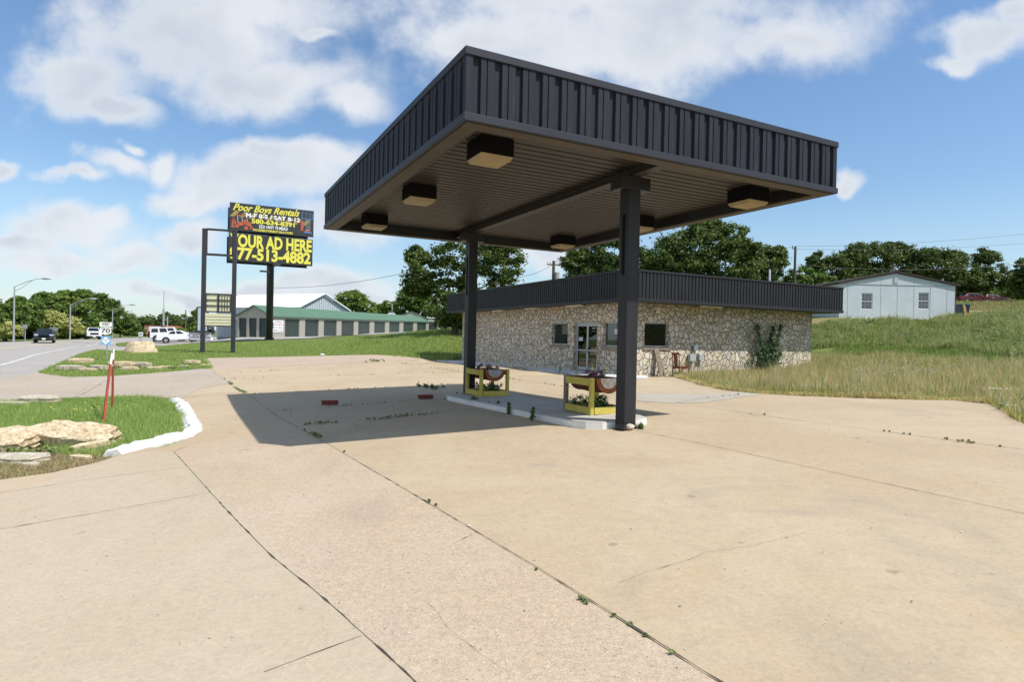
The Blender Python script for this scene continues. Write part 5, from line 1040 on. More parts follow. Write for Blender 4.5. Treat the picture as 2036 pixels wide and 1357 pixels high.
bl.box(MB(), L0-.12, L1-.4, zb1-.08, zt1-.35, -1.1, -.98).build('rear_board', m_pyl, bil); bl.box(MB(), L0-.17, L1-.45, zb2_-.15, zt2-.3, -1.1, -.98).build('rear_board', m_pyl, bil)
mb = MB()
for a in (L0+1.6, L1-1.7): bl.box(mb, a-.09, a+.09, zt2-.4, zb1+.3, -.45, -.2)
for z in (zb2_+.5, zt2-.5, zb1+.5, zt1-.5): bl.box(mb, L0+.3, L1-.3, z-.06, z+.06, -.95, -.125)
mb.build('support_beam', m_pyl, bil)
Wb = L1-L0; H1 = zt1-zb1; H2 = zt2-zb2_
T1 = lambda s, t, o=.004: bl.P(L0+Wb*s, zt1-H1*t, o); T2 = lambda s, t, o=.004: bl.P(L0-.05+Wb*s, zt2-H2*t, o)
RD = bl.d
st_ = MB()
for k in range(9):
    s0 = .0+k*.105; t0 = .30+.012*k
    st_.poly([T1(s0+.065, t0-.02, .006), T1(s0+.12, t0-.02, .006), T1(s0+.055, t0+.20, .006), T1(s0, t0+.20, .006)])
st_.build('gold_stripes', m_bst, up_)
text('lettering', 'Poor Boys Rentals', .95, T1(.42, .165), RD, ZZ, m_ylt, up_, shear=.45, bold=.022, ext=.022, width=Wb*.79)
text('lettering', 'M-F 8-5 / SAT 8-12', .58, T1(.505, .415), RD, ZZ, m_wht, up_, bold=.022, ext=.026, width=Wb*.645)
text('lettering', '580-634-8391', .60, T1(.515, .615), RD, ZZ, m_ylt, up_, bold=.024, ext=.026, width=Wb*.515)
text('lettering', '5221 HWY 70 MEAD', .46, T1(.51, .79), RD, ZZ, m_wht, up_, bold=.014, ext=.026, width=Wb*.345)
text('lettering', 'POORBOYSRENTALS.COM', .28, T1(.505, .925), RD, ZZ, m_ylt, up_, bold=.012, ext=.026, width=Wb*.47)
text('lettering', 'YOUR AD HERE', 1.68, T2(.505, .285), RD, ZZ, m_ylt, lo_, bold=.065, ext=.022, width=Wb*.975)
text('lettering', '877-513-4882', 1.58, T2(.495, .745), RD, ZZ, m_ylt, lo_, bold=.065, ext=.022, width=Wb*.965)
# digger picture (left) and lift picture (right)
mb = MB(); pp = lambda L_, o=.014: [T1(a, b, o) for a, b in L_]
for L_ in ([(.02, .86), (.035, .55), (.055, .56), (.045, .86)], [(.03, .58), (.05, .53), (.085, .80), (.065, .82)], [(.08, .42), (.20, .42), (.20, .46), (.08, .46)], [(.09, .70), (.15, .66), (.16, .80), (.10, .82)], [(.16, .56), (.24, .66), (.26, .84), (.15, .74)], [(.84, .42), (.88, .42), (.87, .80), (.84, .80)], [(.89, .74), (.95, .70), (.96, .86), (.90, .88)], [(.80, .36), (.82, .36), (.81, .56), (.79, .56)]): mb.poly(pp(L_))
for (a, b, r_) in ((.04, .86, .022), (.085, .84, .022), (.19, .88, .026), (.25, .86, .02)): mb.poly([T1(a+r_*cos(t), b+r_*2.6*sin(t), .017) for t in np.linspace(0, 2*pi, 12, endpoint=False)])
mb.build('machine_picture', m_org, up_)
mb = MB()
for L_ in ([(.085, .46), (.095, .46), (.10, .70), (.09, .70)], [(.135, .46), (.142, .46), (.15, .66), (.14, .66)], [(.185, .46), (.192, .46), (.21, .62), (.20, .62)]): mb.poly(pp(L_, .016))
for k in range(4):
    b = .36+k*.10; mb.poly(pp([(.90, b), (.908, b), (.965, b+.10), (.957, b+.10)], .016)); mb.poly(pp([(.957, b), (.965, b), (.908, b+.10), (.90, b+.10)], .017))
mb.build('machine_picture', mat('grey_picture', (.35, .38, .42), .6), up_)
mb = MB()
for L_ in ([(.85, .32), (.985, .32), (.985, .35), (.85, .35)], [(.85, .08), (.86, .08), (.86, .32), (.85, .32)], [(.975, .12), (.985, .12), (.985, .32), (.975, .32)], [(.85, .08), (.98, .12), (.98, .14), (.85, .10)], [(.90, .1), (.907, .1), (.907, .32), (.90, .32)], [(.94, .11), (.947, .11), (.947, .32), (.94, .32)], [(.88, .80), (.98, .82), (.98, .88), (.88, .86)]): mb.poly(pp(L_, .018))
mb.build('machine_picture', m_bluem, up_)
for x, y in ((548, 529), (523, 541.5)):
    c = bl.px(x, y, 1.0); b0 = bl.P(pc, zb2_-.5 if x > 530 else zb2_-.9, -.5); q = MB().cbox(c, RD*.75, bl.n*.35, ZZ*.16).build('flood_lamp', m_pyl, bil, bevel=.03); MB().tube([b0, c-ZZ*.05], .035, 6).build('lamp_arm', m_pyl, q)
c = bl.px(539.5, 646, -.1); MB().cbox(bb_+ZZ*(c[2]-bb_[2])+bl.n*.42+RD*.12, RD*.45, bl.n*.2, ZZ*.6).build('meter_box', m_mbox, bil, bevel=.01)

# route sign
A_ = G(212.3, 717.5); n_ = (EY-A_)*[1, 1, 0]; n_ /= np.linalg.norm(n_); rd_ = np.cross(ZZ, n_)   # right as seen by the viewer
rs = Plane(A_-rd_, A_+rd_); ro = thing('route_sign', 'highway route marker post with WEST, 70 shield and blue diamond plates', 'road sign', A_)
c0 = rs.sz(210, 660)[0]; zc_ = lambda y: rs.sz(210, y)[1]
MB().tube([A_-ZZ*.3, A_*[1, 1, 0]+ZZ*zc_(641)], .03, 6).build('post', m_gal, ro)
q = rs.box(MB(), c0-.29, c0+.29, zc_(650), zc_(641), .05, .065).build('sign_plate', m_wht, ro); text('lettering', 'WEST', .22, rs.P(c0, zc_(645.4), .067), rs.d, ZZ, m_ink, q, bold=.004, width=.40)
sh = [(-.5, .5), (-.32, .47), (-.2, .5), (0, .46), (.2, .5), (.32, .47), (.5, .5)]; sh = [(-.36, .5), (-.18, .46), (0, .5), (.18, .46), (.36, .5), (.5, .34), (.43, .18), (.49, -.08), (.44, -.30), (.28, -.40), (.1, -.43), (0, -.5), (-.1, -.43), (-.28, -.40), (-.44, -.30), (-.49, -.08), (-.43, .18), (-.5, .34)]
zm = (zc_(651)+zc_(666.5))/2; hh = zc_(651)-zc_(666.5)
q = MB().prism([rs.P(c0+a*.58, zm+b*hh, .05) for a, b in sh], rs.n*.012).build('shield_plate', m_wht, ro); text('lettering', '70', .36, rs.P(c0, zm+.01, .064), rs.d, ZZ, m_ink, q, bold=.006, width=.42)
q = rs.box(MB(), c0-.22, c0+.24, zc_(686.4), zc_(669), .05, .062).build('sign_plate', m_blue, ro); zm = (zc_(686.4)+zc_(669))/2
q2 = MB().poly([rs.P(c0+.01-.2, zm, .066), rs.P(c0+.01, zm-.22, .066), rs.P(c0+.01+.2, zm, .066), rs.P(c0+.01, zm+.22, .066)]).build('diamond', m_wht, q); text('lettering', 'PACIFIC', .07, rs.P(c0+.01, zm+.03, .068), rs.d, ZZ, m_ink, q, width=.24); text('lettering', 'HWY', .06, rs.P(c0+.01, zm-.07, .068), rs.d, ZZ, m_ink, q, width=.1)
def small_sign(x0, y0, x1, y1, xb, yb, Y, lab, m, posts=(.5,), body=None):
    A = D(xb, yb, Y); g_ = gz(A); s = Plane(g_-np.array([1, 0, 0]), g_+np.array([1, 0, 0])); t = thing('road_sign', lab, 'road sign', g_, 0, 'small signs along the road')
    a0, a1 = s.sz(x0, y0)[0], s.sz(x1, y0)[0]; z1, z0 = s.sz(x0, y0)[1], s.sz(x0, y1)[1]; o = s.box(MB(), a0, a1, z0, z1, .04, .06).build('sign_plate', m, t)
    for k in posts: c = a0+(a1-a0)*k; MB().tube([s.P(c, g_[2]-.3), s.P(c, z0+.2)], .045, 6).build('post', m_gal, t)
    if body: text('lettering', body, (z1-z0)*.32, s.P((a0+a1)/2, (z0+z1)/2, .062), s.d, ZZ, m_ink, o, width=(a1-a0)*.7)
small_sign(45.5, 645.5, 55, 654, 51, 678, 70.5, 'narrow grey sign back near the leftmost street lamp', m_gal)
small_sign(99, 651, 116, 658.2, 108, 675, 84, 'wide grey sign back behind the dark car', m_gal)
small_sign(276, 660.5, 285, 669.3, 279, 682.5, 70, 'small white two post sign on the grass islet', m_wht, (.15, .55), 'NO\nPKG')
# studded steel stakes
m_red = mat('red_steel_post', (.36, .06, .035), .6, var=.25, vscale=6); m_tip = mat('white_tip', (.75, .75, .72), .6)
Q0 = G(222, 814); Q1 = np.array([Q0[0], Q0[1], D(222, 694, Q0[1])[2]]); N0 = G(204, 842); N1 = D(221, 703, Q0[1]-.1)
for P_a, P_b, lb in ((Q0, Q1, 'upright red steel stake with white tip on the near grass island'), (N0, N1, 'leaning studded red steel stake tied to the upright one')):
    t = thing('steel_stake', lb, 'fence stake', P_a, 0, 'two red steel stakes'); d_ = P_b-P_a; L_ = np.linalg.norm(d_); d_ = d_/L_; s_ = np.cross(d_, [0.6, 0.8, 0]); s_ /= np.linalg.norm(s_); f_ = np.cross(s_, d_)
    k_ = .82; mb = MB(); mb.obox(P_a-d_*.1-s_*.022, s_*.044, f_*.006, d_*(L_*k_+.1)); mb.obox(P_a-d_*.1-s_*.003+f_*.006, s_*.006, f_*.035, d_*(L_*k_+.1)); mb.build('shaft', m_red, t)
    mb = MB(); mb.obox(P_a+d_*L_*k_-s_*.022, s_*.044, f_*.006, d_*(L_*(1-k_))); mb.obox(P_a+d_*L_*k_-s_*.003+f_*.006, s_*.006, f_*.035, d_*(L_*(1-k_))); mb.build('white_tip', m_tip, t)
    mb = MB()
    for i in range(int(L_*k_/.055)): mb.obox(P_a+d_*(i*.055+.06)-s_*.034-f_*.012, s_*.068, f_*.012, d_*.016)
    mb.build('studs', m_red, t)
tag(MB().tube([(Q0+Q1)/2+ZZ*.35-np.array([.03, .03, 0]), N0+(N1-N0)*.74+np.array([.02, -.03, 0]), (Q0+Q1)/2+ZZ*.35+np.array([.04, -.03, 0])], .008, 5).build('tie_wire', m_tip, loc=(Q0+Q1)/2), 'white wire tying the two red stakes together', 'wire')

# street lamps
def lamp(xb, yb, Y, H_, arm, lab):
    g_ = gz(D(xb, yb, Y)); t = thing('street_lamp', lab, 'street lamp', g_, 0, 'cobra head street lamps along the road')
    MB().tube([g_-ZZ*.2, g_+ZZ*H_], [.11, .07], 8).build('pole', m_gal, t)
    dx = np.array([.93, .25, 0]); tip = g_+dx*arm+ZZ*(H_+1.0)
    mb = MB(); mb.tube([g_+ZZ*(H_-.05), g_+dx*arm*.45+ZZ*(H_+.62), g_+dx*arm*.8+ZZ*(H_+.95), tip], .04, 6); mb.tube([g_+ZZ*(H_-.6), g_+dx*arm*.3+ZZ*(H_-.02), g_+dx*arm*.62+ZZ*(H_+.75)], .03, 6); mb.build('arm', m_gal, t)
    MB().tube([tip-dx*.15, tip+dx*.2+ZZ*.03, tip+dx*.6+ZZ*.02, tip+dx*.85], [.05, .13, .13, .04], 8).build('lamp_head', m_gal, t, smooth=True)
lamp(27, 679, 70, 6.4, 2.9, 'leftmost and nearest street lamp, over the left edge of the road'); lamp(139, 673, 88, 5.05, 2.6, 'middle street lamp behind the yellow green tree'); lamp(223, 671, 106, 5.1, 2.8, 'third street lamp right of the route marker')
g_ = gz(D(779, 640, 142)); t = thing('yard_lamp', 'small yard lamp on a pole above the storage roof', 'lamp', g_); H_ = D(779, 605, 142)[2]-g_[2]
MB().tube([g_, g_+ZZ*H_], .12, 6).build('pole', m_gal, t); MB().tube([g_+ZZ*(H_-.1), g_+ZZ*H_+np.array([-1.1, 0, .3])], [.05, .16], 6).build('lamp_head', m_gal, t)
def pole(name, x, yt, Y, r_, lab, cross=None, m=None, grp=None):
    g_ = gz(D(x, 640, Y)); tz = D(x, yt, Y)[2]; t = thing(name, lab, 'utility pole', g_, 0, grp); MB().tube([g_-ZZ*.3, g_*[1, 1, 0]+ZZ*tz], [r_*1.15, r_*.85], 8).build('pole', m or m_pole, t)
    return t, g_*[1, 1, 0]+ZZ*tz
m_pole = mat('weathered_pole', (.13, .11, .09), .9, var=.3, vscale=5)
t, tp1 = pole('utility_pole', 1098.5, 519, 58, .16, 'utility pole with crossarm and transformer behind the store')
q = MB().obox(tp1+np.array([-.65, -.2, -.42]), (1.4, .25, 0), (0, .09, 0), (0, 0, .11)).build('crossarm', m_pole, t)
mb = MB()
for k in (-.58, -.3, .3, .62): mb.tube([tp1+np.array([k, -.15+k*.18, -.30]), tp1+np.array([k, -.15+k*.18, -.12])], .035, 6)
mb.build('insulators', m_gal, q); MB().tube([tp1+np.array([.32, -.1, -2.0]), tp1+np.array([.32, -.1, -1.1])], .24, 12).build('transformer', m_gal, t)
t, tp2 = pole('utility_pole', 1578, 490, 66, .15, 'plain utility pole rising right of the big trees'); MB().tube([tp2+np.array([0, 0, -.3]), tp2+np.array([-.3, 0, -.25]), tp2+np.array([-.3, 0, .05])], .05, 6).build('bracket', m_pole, t)
t, tp3 = pole('antenna_mast', 325, 578, 165, .10, 'tall thin white mast above the brick shop', m=m_gal); MB().tube([tp3*[1, 1, 0]+ZZ*(D(325, 648, 165)[2]), tp3*[1, 1, 0]+ZZ*D(325, 615, 165)[2]], .28, 8).build('lower_mast', m_gal, t)
t, tp4 = pole('utility_pole', 333, 629, 150, .14, 'short pale pole with lamps right of the white mast', m=m_gal); MB().tube([tp4+np.array([-.6, 0, -.9]), tp4+np.array([0, 0, -.6])], .1, 6).build('lamp_arm', m_gal, t)
t, tp5 = pole('utility_pole', 369, 617, 160, .16, 'far dark utility pole left of the pylon sign')
def wire(a, b, sag, lab, r_=.018):
    P_ = [a+(b-a)*k-ZZ*sag*4*k*(1-k) for k in np.linspace(0, 1, 14)]; tag(MB().tube(P_, r_, 4).build('overhead_wire', m_dark if r_ < .05 else m_gal, loc=a), lab, 'wire', 'overhead wires')
wire(bl.px(546, 572, -.5), D(795, 545, 56), .35, 'service wire from the billboard pole to the big oak')
wire(D(1592, 527, 66), D(2120, 516, 66), .8, 'lower overhead wire crossing in front of the right hand trees', .022)
wire(tp2, D(2150, 452, 70), .5, 'upper overhead wire rising to the right edge', .014); wire(tp2-ZZ*.3, D(2150, 474, 70), .5, 'second overhead wire rising to the right edge', .012)
wire(D(262, 638, 150), D(400, 634, 150), .5, 'distant wire over the road trees', .04); wire(tp1, tp2, .8, 'wire between the two utility poles', .014); wire(tp1-ZZ*.3, D(1030, 552, 50), .2, 'short wire down from the crossarm pole', .016)
a, b = gz(D(863, 658, 57)), D(881, 617, 57); tag(MB().tube([a, b], .055, 6).build('guy_guard', mat('yellow_plastic', (.60, .52, .12), .5), loc=a), 'yellow guy wire guard slanting up from the grass rise', 'guy guard'); wire(b, D(935, 500, 54), 0, 'guy wire above the yellow guard', .012)

# ------------------------------------------------------------------ storage units
m_sid = mat('beige_metal_siding', (.40, .385, .33), .5, var=.06, vscale=1); m_grn = mat('green_metal_roof', (.105, .20, .125), .6, spec=.3, var=.1, vscale=.4, fine=.05); m_dor = mat('dark_green_door', (.030, .050, .043), .45, var=.15, vscale=1); m_cb = mat('block_footing', (.27, .225, .18), .9, var=.3, vscale=1.5)
K0 = D(538, 673, 72.)*[1, 1, 0]; sd = np.array([.092, .9958, 0]); gd = D(471, 672, 73.6)*[1, 1, 0]-K0; SL = 84.; zf = lambda t: .92+.0195*t; EH = 2.75; RH = 1.15
gl = np.linalg.norm(gd); gd = gd/gl
sb = thing('storage_units', 'long row of beige self storage units with green roof and dark roller doors', 'building', K0+ZZ*.9)
S = lambda t, g=0., z=0., o=0.: K0+sd*t+gd*g+ZZ*(zf(t)+z)+np.array([sd[1], -sd[0], 0])*o
drs = []
mcol = lambda v: ((440+v/4.07)-1018)/FPX
tpos = lambda m: (K0[0]-m*K0[1])/(m*sd[1]-sd[0])
for a, b in ((512, 632), (675, 787), (827, 933), (970, 1072), (1105, 1200), (1235, 1325), (1356, 1441), (1471, 1553), (1581, 1658)): drs.append((tpos(mcol(a)), tpos(mcol(b))))
mb = MB(); ts = [0]+[q for d in drs for q in d]+[SL]
for i, (a, b) in enumerate(zip(ts[:-1], ts[1:])):
    dr = i % 2 == 1
    if dr: mb.quad(S(a, 0, 2.35), S(b, 0, 2.35), S(b, 0, EH), S(a, 0, EH)); mb.quad(S(a, 0, 0), S(a, 0, 2.35), S(a, 0, 2.35, -.25), S(a, 0, 0, -.25)); mb.quad(S(b, 0, 0), S(b, 0, 2.35), S(b, 0, 2.35, -.25), S(b, 0, 0, -.25)); mb.quad(S(a, 0, 2.35), S(b, 0, 2.35), S(b, 0, 2.35, -.25), S(a, 0, 2.35, -.25))
    else:
        n_ = max(1, int((b-a)/.3))
        for k in range(n_):
            q0 = a+(b-a)*k/n_; q1 = a+(b-a)*(k+1)/n_; qm = q1-(q1-q0)*.2; mb.quad(S(q0), S(qm), S(qm, 0, EH), S(q0, 0, EH)); mb.quad(S(qm, 0, 0, .02), S(q1, 0, 0, .02), S(q1, 0, EH, .02), S(qm, 0, EH, .02)); mb.quad(S(qm), S(qm, 0, 0, .02), S(qm, 0, EH, .02), S(qm, 0, EH)); mb.quad(S(q1), S(q1, 0, 0, .02), S(q1, 0, EH, .02), S(q1, 0, EH))
gp = [.14, .36, .46, .68, .80, .97]; gp = [0, .055, .28, .36, .58, .66, .88, 1.]; gp = [1-q for q in gp][::-1]
for i in range(7):
    a, b = gp[i]*gl, gp[i+1]*gl; t0 = zf(0)
    if i % 2 == 1: mb.quad(S(0, a, 2.35), S(0, b, 2.35), S(0, b, EH), S(0, a, EH)); mb.quad(S(0, a, 0), S(0, a, 2.35), S(.2, a, 2.35), S(.2, a, 0)); mb.quad(S(0, b, 0), S(0, b, 2.35), S(.2, b, 2.35), S(.2, b, 0))
    else: mb.quad(S(0, a), S(0, b), S(0, b, EH), S(0, a, EH))
for t_ in (0, SL): mb.poly([S(t_, 0, EH), S(t_, gl, EH), S(t_, gl/2, EH+RH)])
mb.poly([S(SL, 0), S(SL, gl), S(SL, gl, EH), S(SL, 0, EH)]); mb.quad(S(0, gl), S(SL, gl), S(SL, gl, EH), S(0, gl, EH))
mb.build('wall', m_sid, sb)
mb = MB(); ov = .25
for g0, g1, z0, z1 in ((-ov, gl/2, EH-.10, EH+RH+.04), (gl+ov, gl/2, EH-.10, EH+RH+.04)):
    mb.add([S(-ov, g0, z0), S(SL+ov, g0, z0), S(SL+ov, g1, z1), S(-ov, g1, z1), S(-ov, g0, z0-.14), S(SL+ov, g0, z0-.14), S(SL+ov, g1, z1-.14), S(-ov, g1, z1-.14)], [(0, 1, 2, 3), (4, 7, 6, 5), (0, 4, 5, 1), (0, 3, 7, 4), (1, 5, 6, 2)])
mb.build('roof', m_grn, sb)
mb = MB(); mb.add([S(-.12, -.08, -1.2), S(SL, -.08, -1.2), S(SL, -.08, -.005), S(-.12, -.08, -.005), S(-.12, gl+.1, -1.2), S(-.12, gl+.1, -.005)], [(0, 1, 2, 3), (4, 0, 3, 5)]); mb.quad(S(-.12, -.08, -.005), S(SL, -.08, -.005), S(SL, .3, -.005), S(-.12, .3, -.005)); mb.build('footing', m_cb, sb)
for a, b in drs:
    mb = MB(); n_ = 9
    for k in range(n_): z0 = 2.35*k/n_; z1 = 2.35*(k+1)/n_; mb.quad(S(a, 0, z0, -.16), S(b, 0, z0, -.16), S(b, 0, z1-.04, -.13), S(a, 0, z1-.04, -.13)); mb.quad(S(a, 0, z1-.04, -.13), S(b, 0, z1-.04, -.13), S(b, 0, z1, -.16), S(a, 0, z1, -.16))
    mb.build('roller_door', m_dor, sb)
for i in (1, 3, 5): MB().quad(S(.12, gp[i]*gl), S(.12, gp[i+1]*gl), S(.12, gp[i+1]*gl, 2.35), S(.12, gp[i]*gl, 2.35)).build('narrow_door', m_dor, sb)
ta, tb = tpos((539.5-1018)/FPX)+.1, tpos((562-1018)/FPX); q = MB().add([S(ta, 0, .70, .06), S(tb, 0, .70, .06), S(tb, 0, 2.15, .06), S(ta, 0, 2.15, .06)], [(0, 1, 2, 3)]).build('notice_board', m_wht, sb)
nn = np.array([sd[1], -sd[0], 0]); tc_ = (ta+tb)/2; wl_ = tb-ta
for (s_, z_, sz_, m_, f_) in (("K-TOM'S", 1.93, .26, m_ink, .6), ("BYFORD'S", 1.6, .26, m_redp, .85), ('5X10  10X10', 1.24, .22, m_ink, .85), ('580-273-2790', .9, .22, m_ink, .85)): text('lettering', s_, sz_, S(tc_, 0, z_, .07), sd, ZZ, m_, q, width=wl_*f_)
# second storage row
Ya = 152.; o2 = D(818, 650, Ya)*[1, 1, 0]; s2 = thing('storage_units', 'second green roofed storage building beyond the end of the long row', 'building', gz(o2)); zb_ = D(818, 661, Ya)[2]-.5
dx = np.array([1, .12, 0]); dy = np.array([-.1, 1, 0]); pp2 = [D(x, y, Ya) for x, y in ((801, 625.5), (818.5, 619), (851, 633))]
gw = [o2-dx*2.3, o2+dx*3.9]; ze, zr = pp2[0][2], pp2[1][2]
mb = MB().prism([gw[0]+ZZ*zb_, gw[1]+ZZ*zb_, gw[1]+ZZ*(ze-.9), (gw[0]+gw[1])/2+ZZ*zr-dx*.8, gw[0]+ZZ*ze], dy*40); mb.build('wall', m_sid, s2)
ap = (gw[0]+gw[1])/2+ZZ*(zr+.1)-dx*.8
mb = MB(); mb.add([gw[1]+dx*.4+ZZ*(ze-.95)-dy*.3, ap-dy*.3, ap+dy*40.3, gw[1]+dx*.4+ZZ*(ze-.95)+dy*40.3], [(0, 1, 2, 3)]); mb.add([gw[0]-dx*.4+ZZ*(ze-.05)-dy*.3, ap-dy*.3, ap+dy*40.3, gw[0]-dx*.4+ZZ*(ze-.05)+dy*40.3], [(0, 1, 2, 3)]); mb.add([gw[1]+ZZ*(ze-.9)+dx*.05, gw[1]+ZZ*(ze-.75)+dx*6, gw[1]+ZZ*(ze-.75)+dx*6+dy*30, gw[1]+ZZ*(ze-.9)+dx*.05+dy*30], [(0, 1, 2, 3)]); mb.build('roof', m_grn, s2)
MB().obox(gw[1]+dx*.06+ZZ*zb_, dx*5.5, dy*20, ZZ*(ze-1.1-zb_)).build('wing', m_sid, s2)
for k in (0, 1): MB().obox(gw[1]+dx*(.4+k*2.8)-dy*.05+ZZ*zb_, dx*2.1, dy*.04, ZZ*(ze-1.7-zb_)).build('roller_door', m_dor, s2)
# white metal shed
ms = thing('metal_shed', 'large white metal building with ribbed roof behind the storage units', 'building', gz(D(643, 660, 105)))
m_wr = mat('white_metal_roof', (.74, .76, .78), .4, metal=.0); m_ww = mat('pale_blue_siding', (.46, .52, .56), .6, var=.05)
ap = D(643, 586, 105); eR = D(690, 618, 108); eL = D(595, 611.5, 102); rv = D(479, 589, 114.4)-ap; rv[2] = 0; zg = 0.3
mb = MB(); mb.poly([eL*[1, 1, 0]+ZZ*zg, eR*[1, 1, 0]+ZZ*zg, eR, ap, eL]); mb.quad(eL*[1, 1, 0]+ZZ*zg, eL, eL+rv, eL*[1, 1, 0]+rv+ZZ*zg); mb.quad(eR*[1, 1, 0]+ZZ*zg, eR, eR+rv, eR*[1, 1, 0]+rv+ZZ*zg); mb.poly([(eL+rv)*[1, 1, 0]+ZZ*zg, (eR+rv)*[1, 1, 0]+ZZ*zg, eR+rv, ap+rv, eL+rv]); mb.build('wall', m_ww, ms)
rl = np.linalg.norm(rv); rvn = rv/rl; upo = ZZ*.12
for E__ in (eL, eR):
    e2 = E__+(E__-ap)*.05; mb = MB(); nR = int(rl/.6)
    for k in range(nR):
        a = -.4+(rl+.8)*k/nR; b = -.4+(rl+.8)*(k+1)/nR; m_ = b-(b-a)*.22
        mb.quad(e2+rvn*a+upo, e2+rvn*m_+upo, ap+rvn*m_+upo, ap+rvn*a+upo); mb.quad(e2+rvn*m_+upo*1.9, e2+rvn*b+upo*1.9, ap+rvn*b+upo*1.9, ap+rvn*m_+upo*1.9); mb.quad(e2+rvn*m_+upo, e2+rvn*m_+upo*1.9, ap+rvn*m_+upo*1.9, ap+rvn*m_+upo)
    mb.build('roof', m_wr, ms)
    MB().tube([e2-rvn*.42+upo, ap-rvn*.42+upo], .14, 4).build('roof_trim', m_wr, ms)
mb = MB()
for k in range(1, 22):
    f = k/22; b_ = eL+(eR-eL)*f; f2 = 1-abs(f-.5)*2; zt_ = eL[2]+(eR[2]-eL[2])*f+(ap[2]-(eL[2]+eR[2])/2)*f2-.1; q_ = b_*[1, 1, 0]; nn_ = np.cross(ZZ, (eR-eL)*[1, 1, 0]); nn_ /= np.linalg.norm(nn_); nn_ = nn_ if nn_@(EY-q_) > 0 else -nn_; mb.obox(q_+nn_*.003+ZZ*zg, (eR-eL)*[1, 1, 0]*.006, nn_*.04, ZZ*(zt_-zg))
mb.build('siding_ribs', m_ww, ms)
# pale blue office
ob = thing('small_office', 'pale blue metal building with grey base band behind the pylon sign', 'building', gz(D(440, 670, 84)))
pa = Plane(D(433, 660, 84), D(462, 660, 82)); pz = lambda y: pa.sz(445, y)[1]; a0 = pa.sz(421, 660)[0]; a1 = pa.sz(480, 660)[0]
mb = MB(); pa.box(mb, 0, a1, pz(671)+.002, pz(636), -6, 0); mb.build('wall', m_ww, ob); mb = MB(); pa.box(mb, -.02, a1+.02, pz(680), pz(671), -6, .03); mb.build('base_band', mat('slate_band', (.13, .18, .24), .7), ob)
mb = MB(); nr = 30
for k in range(nr): pa.box(mb, a1*k/nr, a1*(k+.25)/nr, pz(670.9), pz(636.1), .003, .04)
mb.build('siding_ribs', m_ww, ob)
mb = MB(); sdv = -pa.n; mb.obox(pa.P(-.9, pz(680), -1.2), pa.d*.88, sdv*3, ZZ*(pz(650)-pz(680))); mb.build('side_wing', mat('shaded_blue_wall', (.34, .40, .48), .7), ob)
mb = MB(); pa.box(mb, -.2, a1+.2, pz(636)+.002, pz(634.5), -6.2, .2); mb.build('roof', m_wr, ob)
# letter board sign with arrow
lp = Plane(D(378, 670, 70), D(421, 670, 69)); lb_ = thing('letter_board_sign', 'white changeable letter board with black arrow frame beside the white cars', 'sign', gz(D(400, 680, 69.5)))
q = MB(); lp.pbox(q, 378.3, 662, 421, 676.6, -.15, .1); q = q.build('letter_panel', m_wht, lb_)
mb = MB(); lp.pbox(mb, 377.6, 659.0, 424.5, 661.8, -.16, .11); lp.pbox(mb, 377.4, 676.8, 421.4, 677.8, -.16, .11); lp.pbox(mb, 377.2, 662, 378.1, 676.6, -.16, .11)
P_ = [lp.px(x, y, .11) for x, y in ((421.8, 653), (428, 659), (421.8, 665.5))]; mb.prism(P_, -lp.n*.2)
for x in (381, 399, 418): lp.pbox(mb, x, 677.9, x+.8, 682, -.1, 0)
mb.build('arrow_frame', m_pyl, lb_)
cx_ = (lp.sz(378.3, 669)[0]+lp.sz(421, 669)[0])/2; lw_ = lp.sz(421, 669)[0]-lp.sz(378.3, 669)[0]
for s_, y_, f_ in (('SOUTHERN ADMIN', 664.2, .9), ('INTL & TEST', 667.8, .7), ('STORAGE BUILDINGS', 671.6, .92)): text('lettering', s_, .20, lp.P(cx_, lp.sz(400, y_)[1], .105), lp.d, ZZ, m_ink, q, bold=.008, width=lw_*f_)
lt = thing('light_box_sign', 'tall pale light box sign in a black frame left of the pylon', 'sign', gz(D(402, 670, 76))); l2 = Plane(D(392, 640, 76), D(412, 640, 76)); mb = MB(); l2.pbox(mb, 393.2, 612, 412, 658, -.15, .0); mb.build('panel', mat('pale_blue_panel', (.50, .58, .68), .5), lt); mb = MB(); l2.pbox(mb, 391.6, 610.2, 393.1, 660, -.17, .02); l2.pbox(mb, 393.2, 610.2, 412.4, 611.9, -.17, .02); l2.pbox(mb, 393.2, 658.1, 412.4, 660, -.17, .02); l2.pbox(mb, 412.1, 612, 413, 682, -.17, .02); mb.build('frame', m_pyl, lt)
l3 = Plane(D(412, 655, 80), D(427, 655, 80)); mb = MB(); l3.pbox(mb, 413.5, 650, 424.8, 665, -.1, 0); o = mb.build('dark_window_sign', m_blk, ob); text('lettering', 'OPEN', .25, l3.px(419, 654, .01), l3.d, ZZ, m_wtxt, o, width=.55)
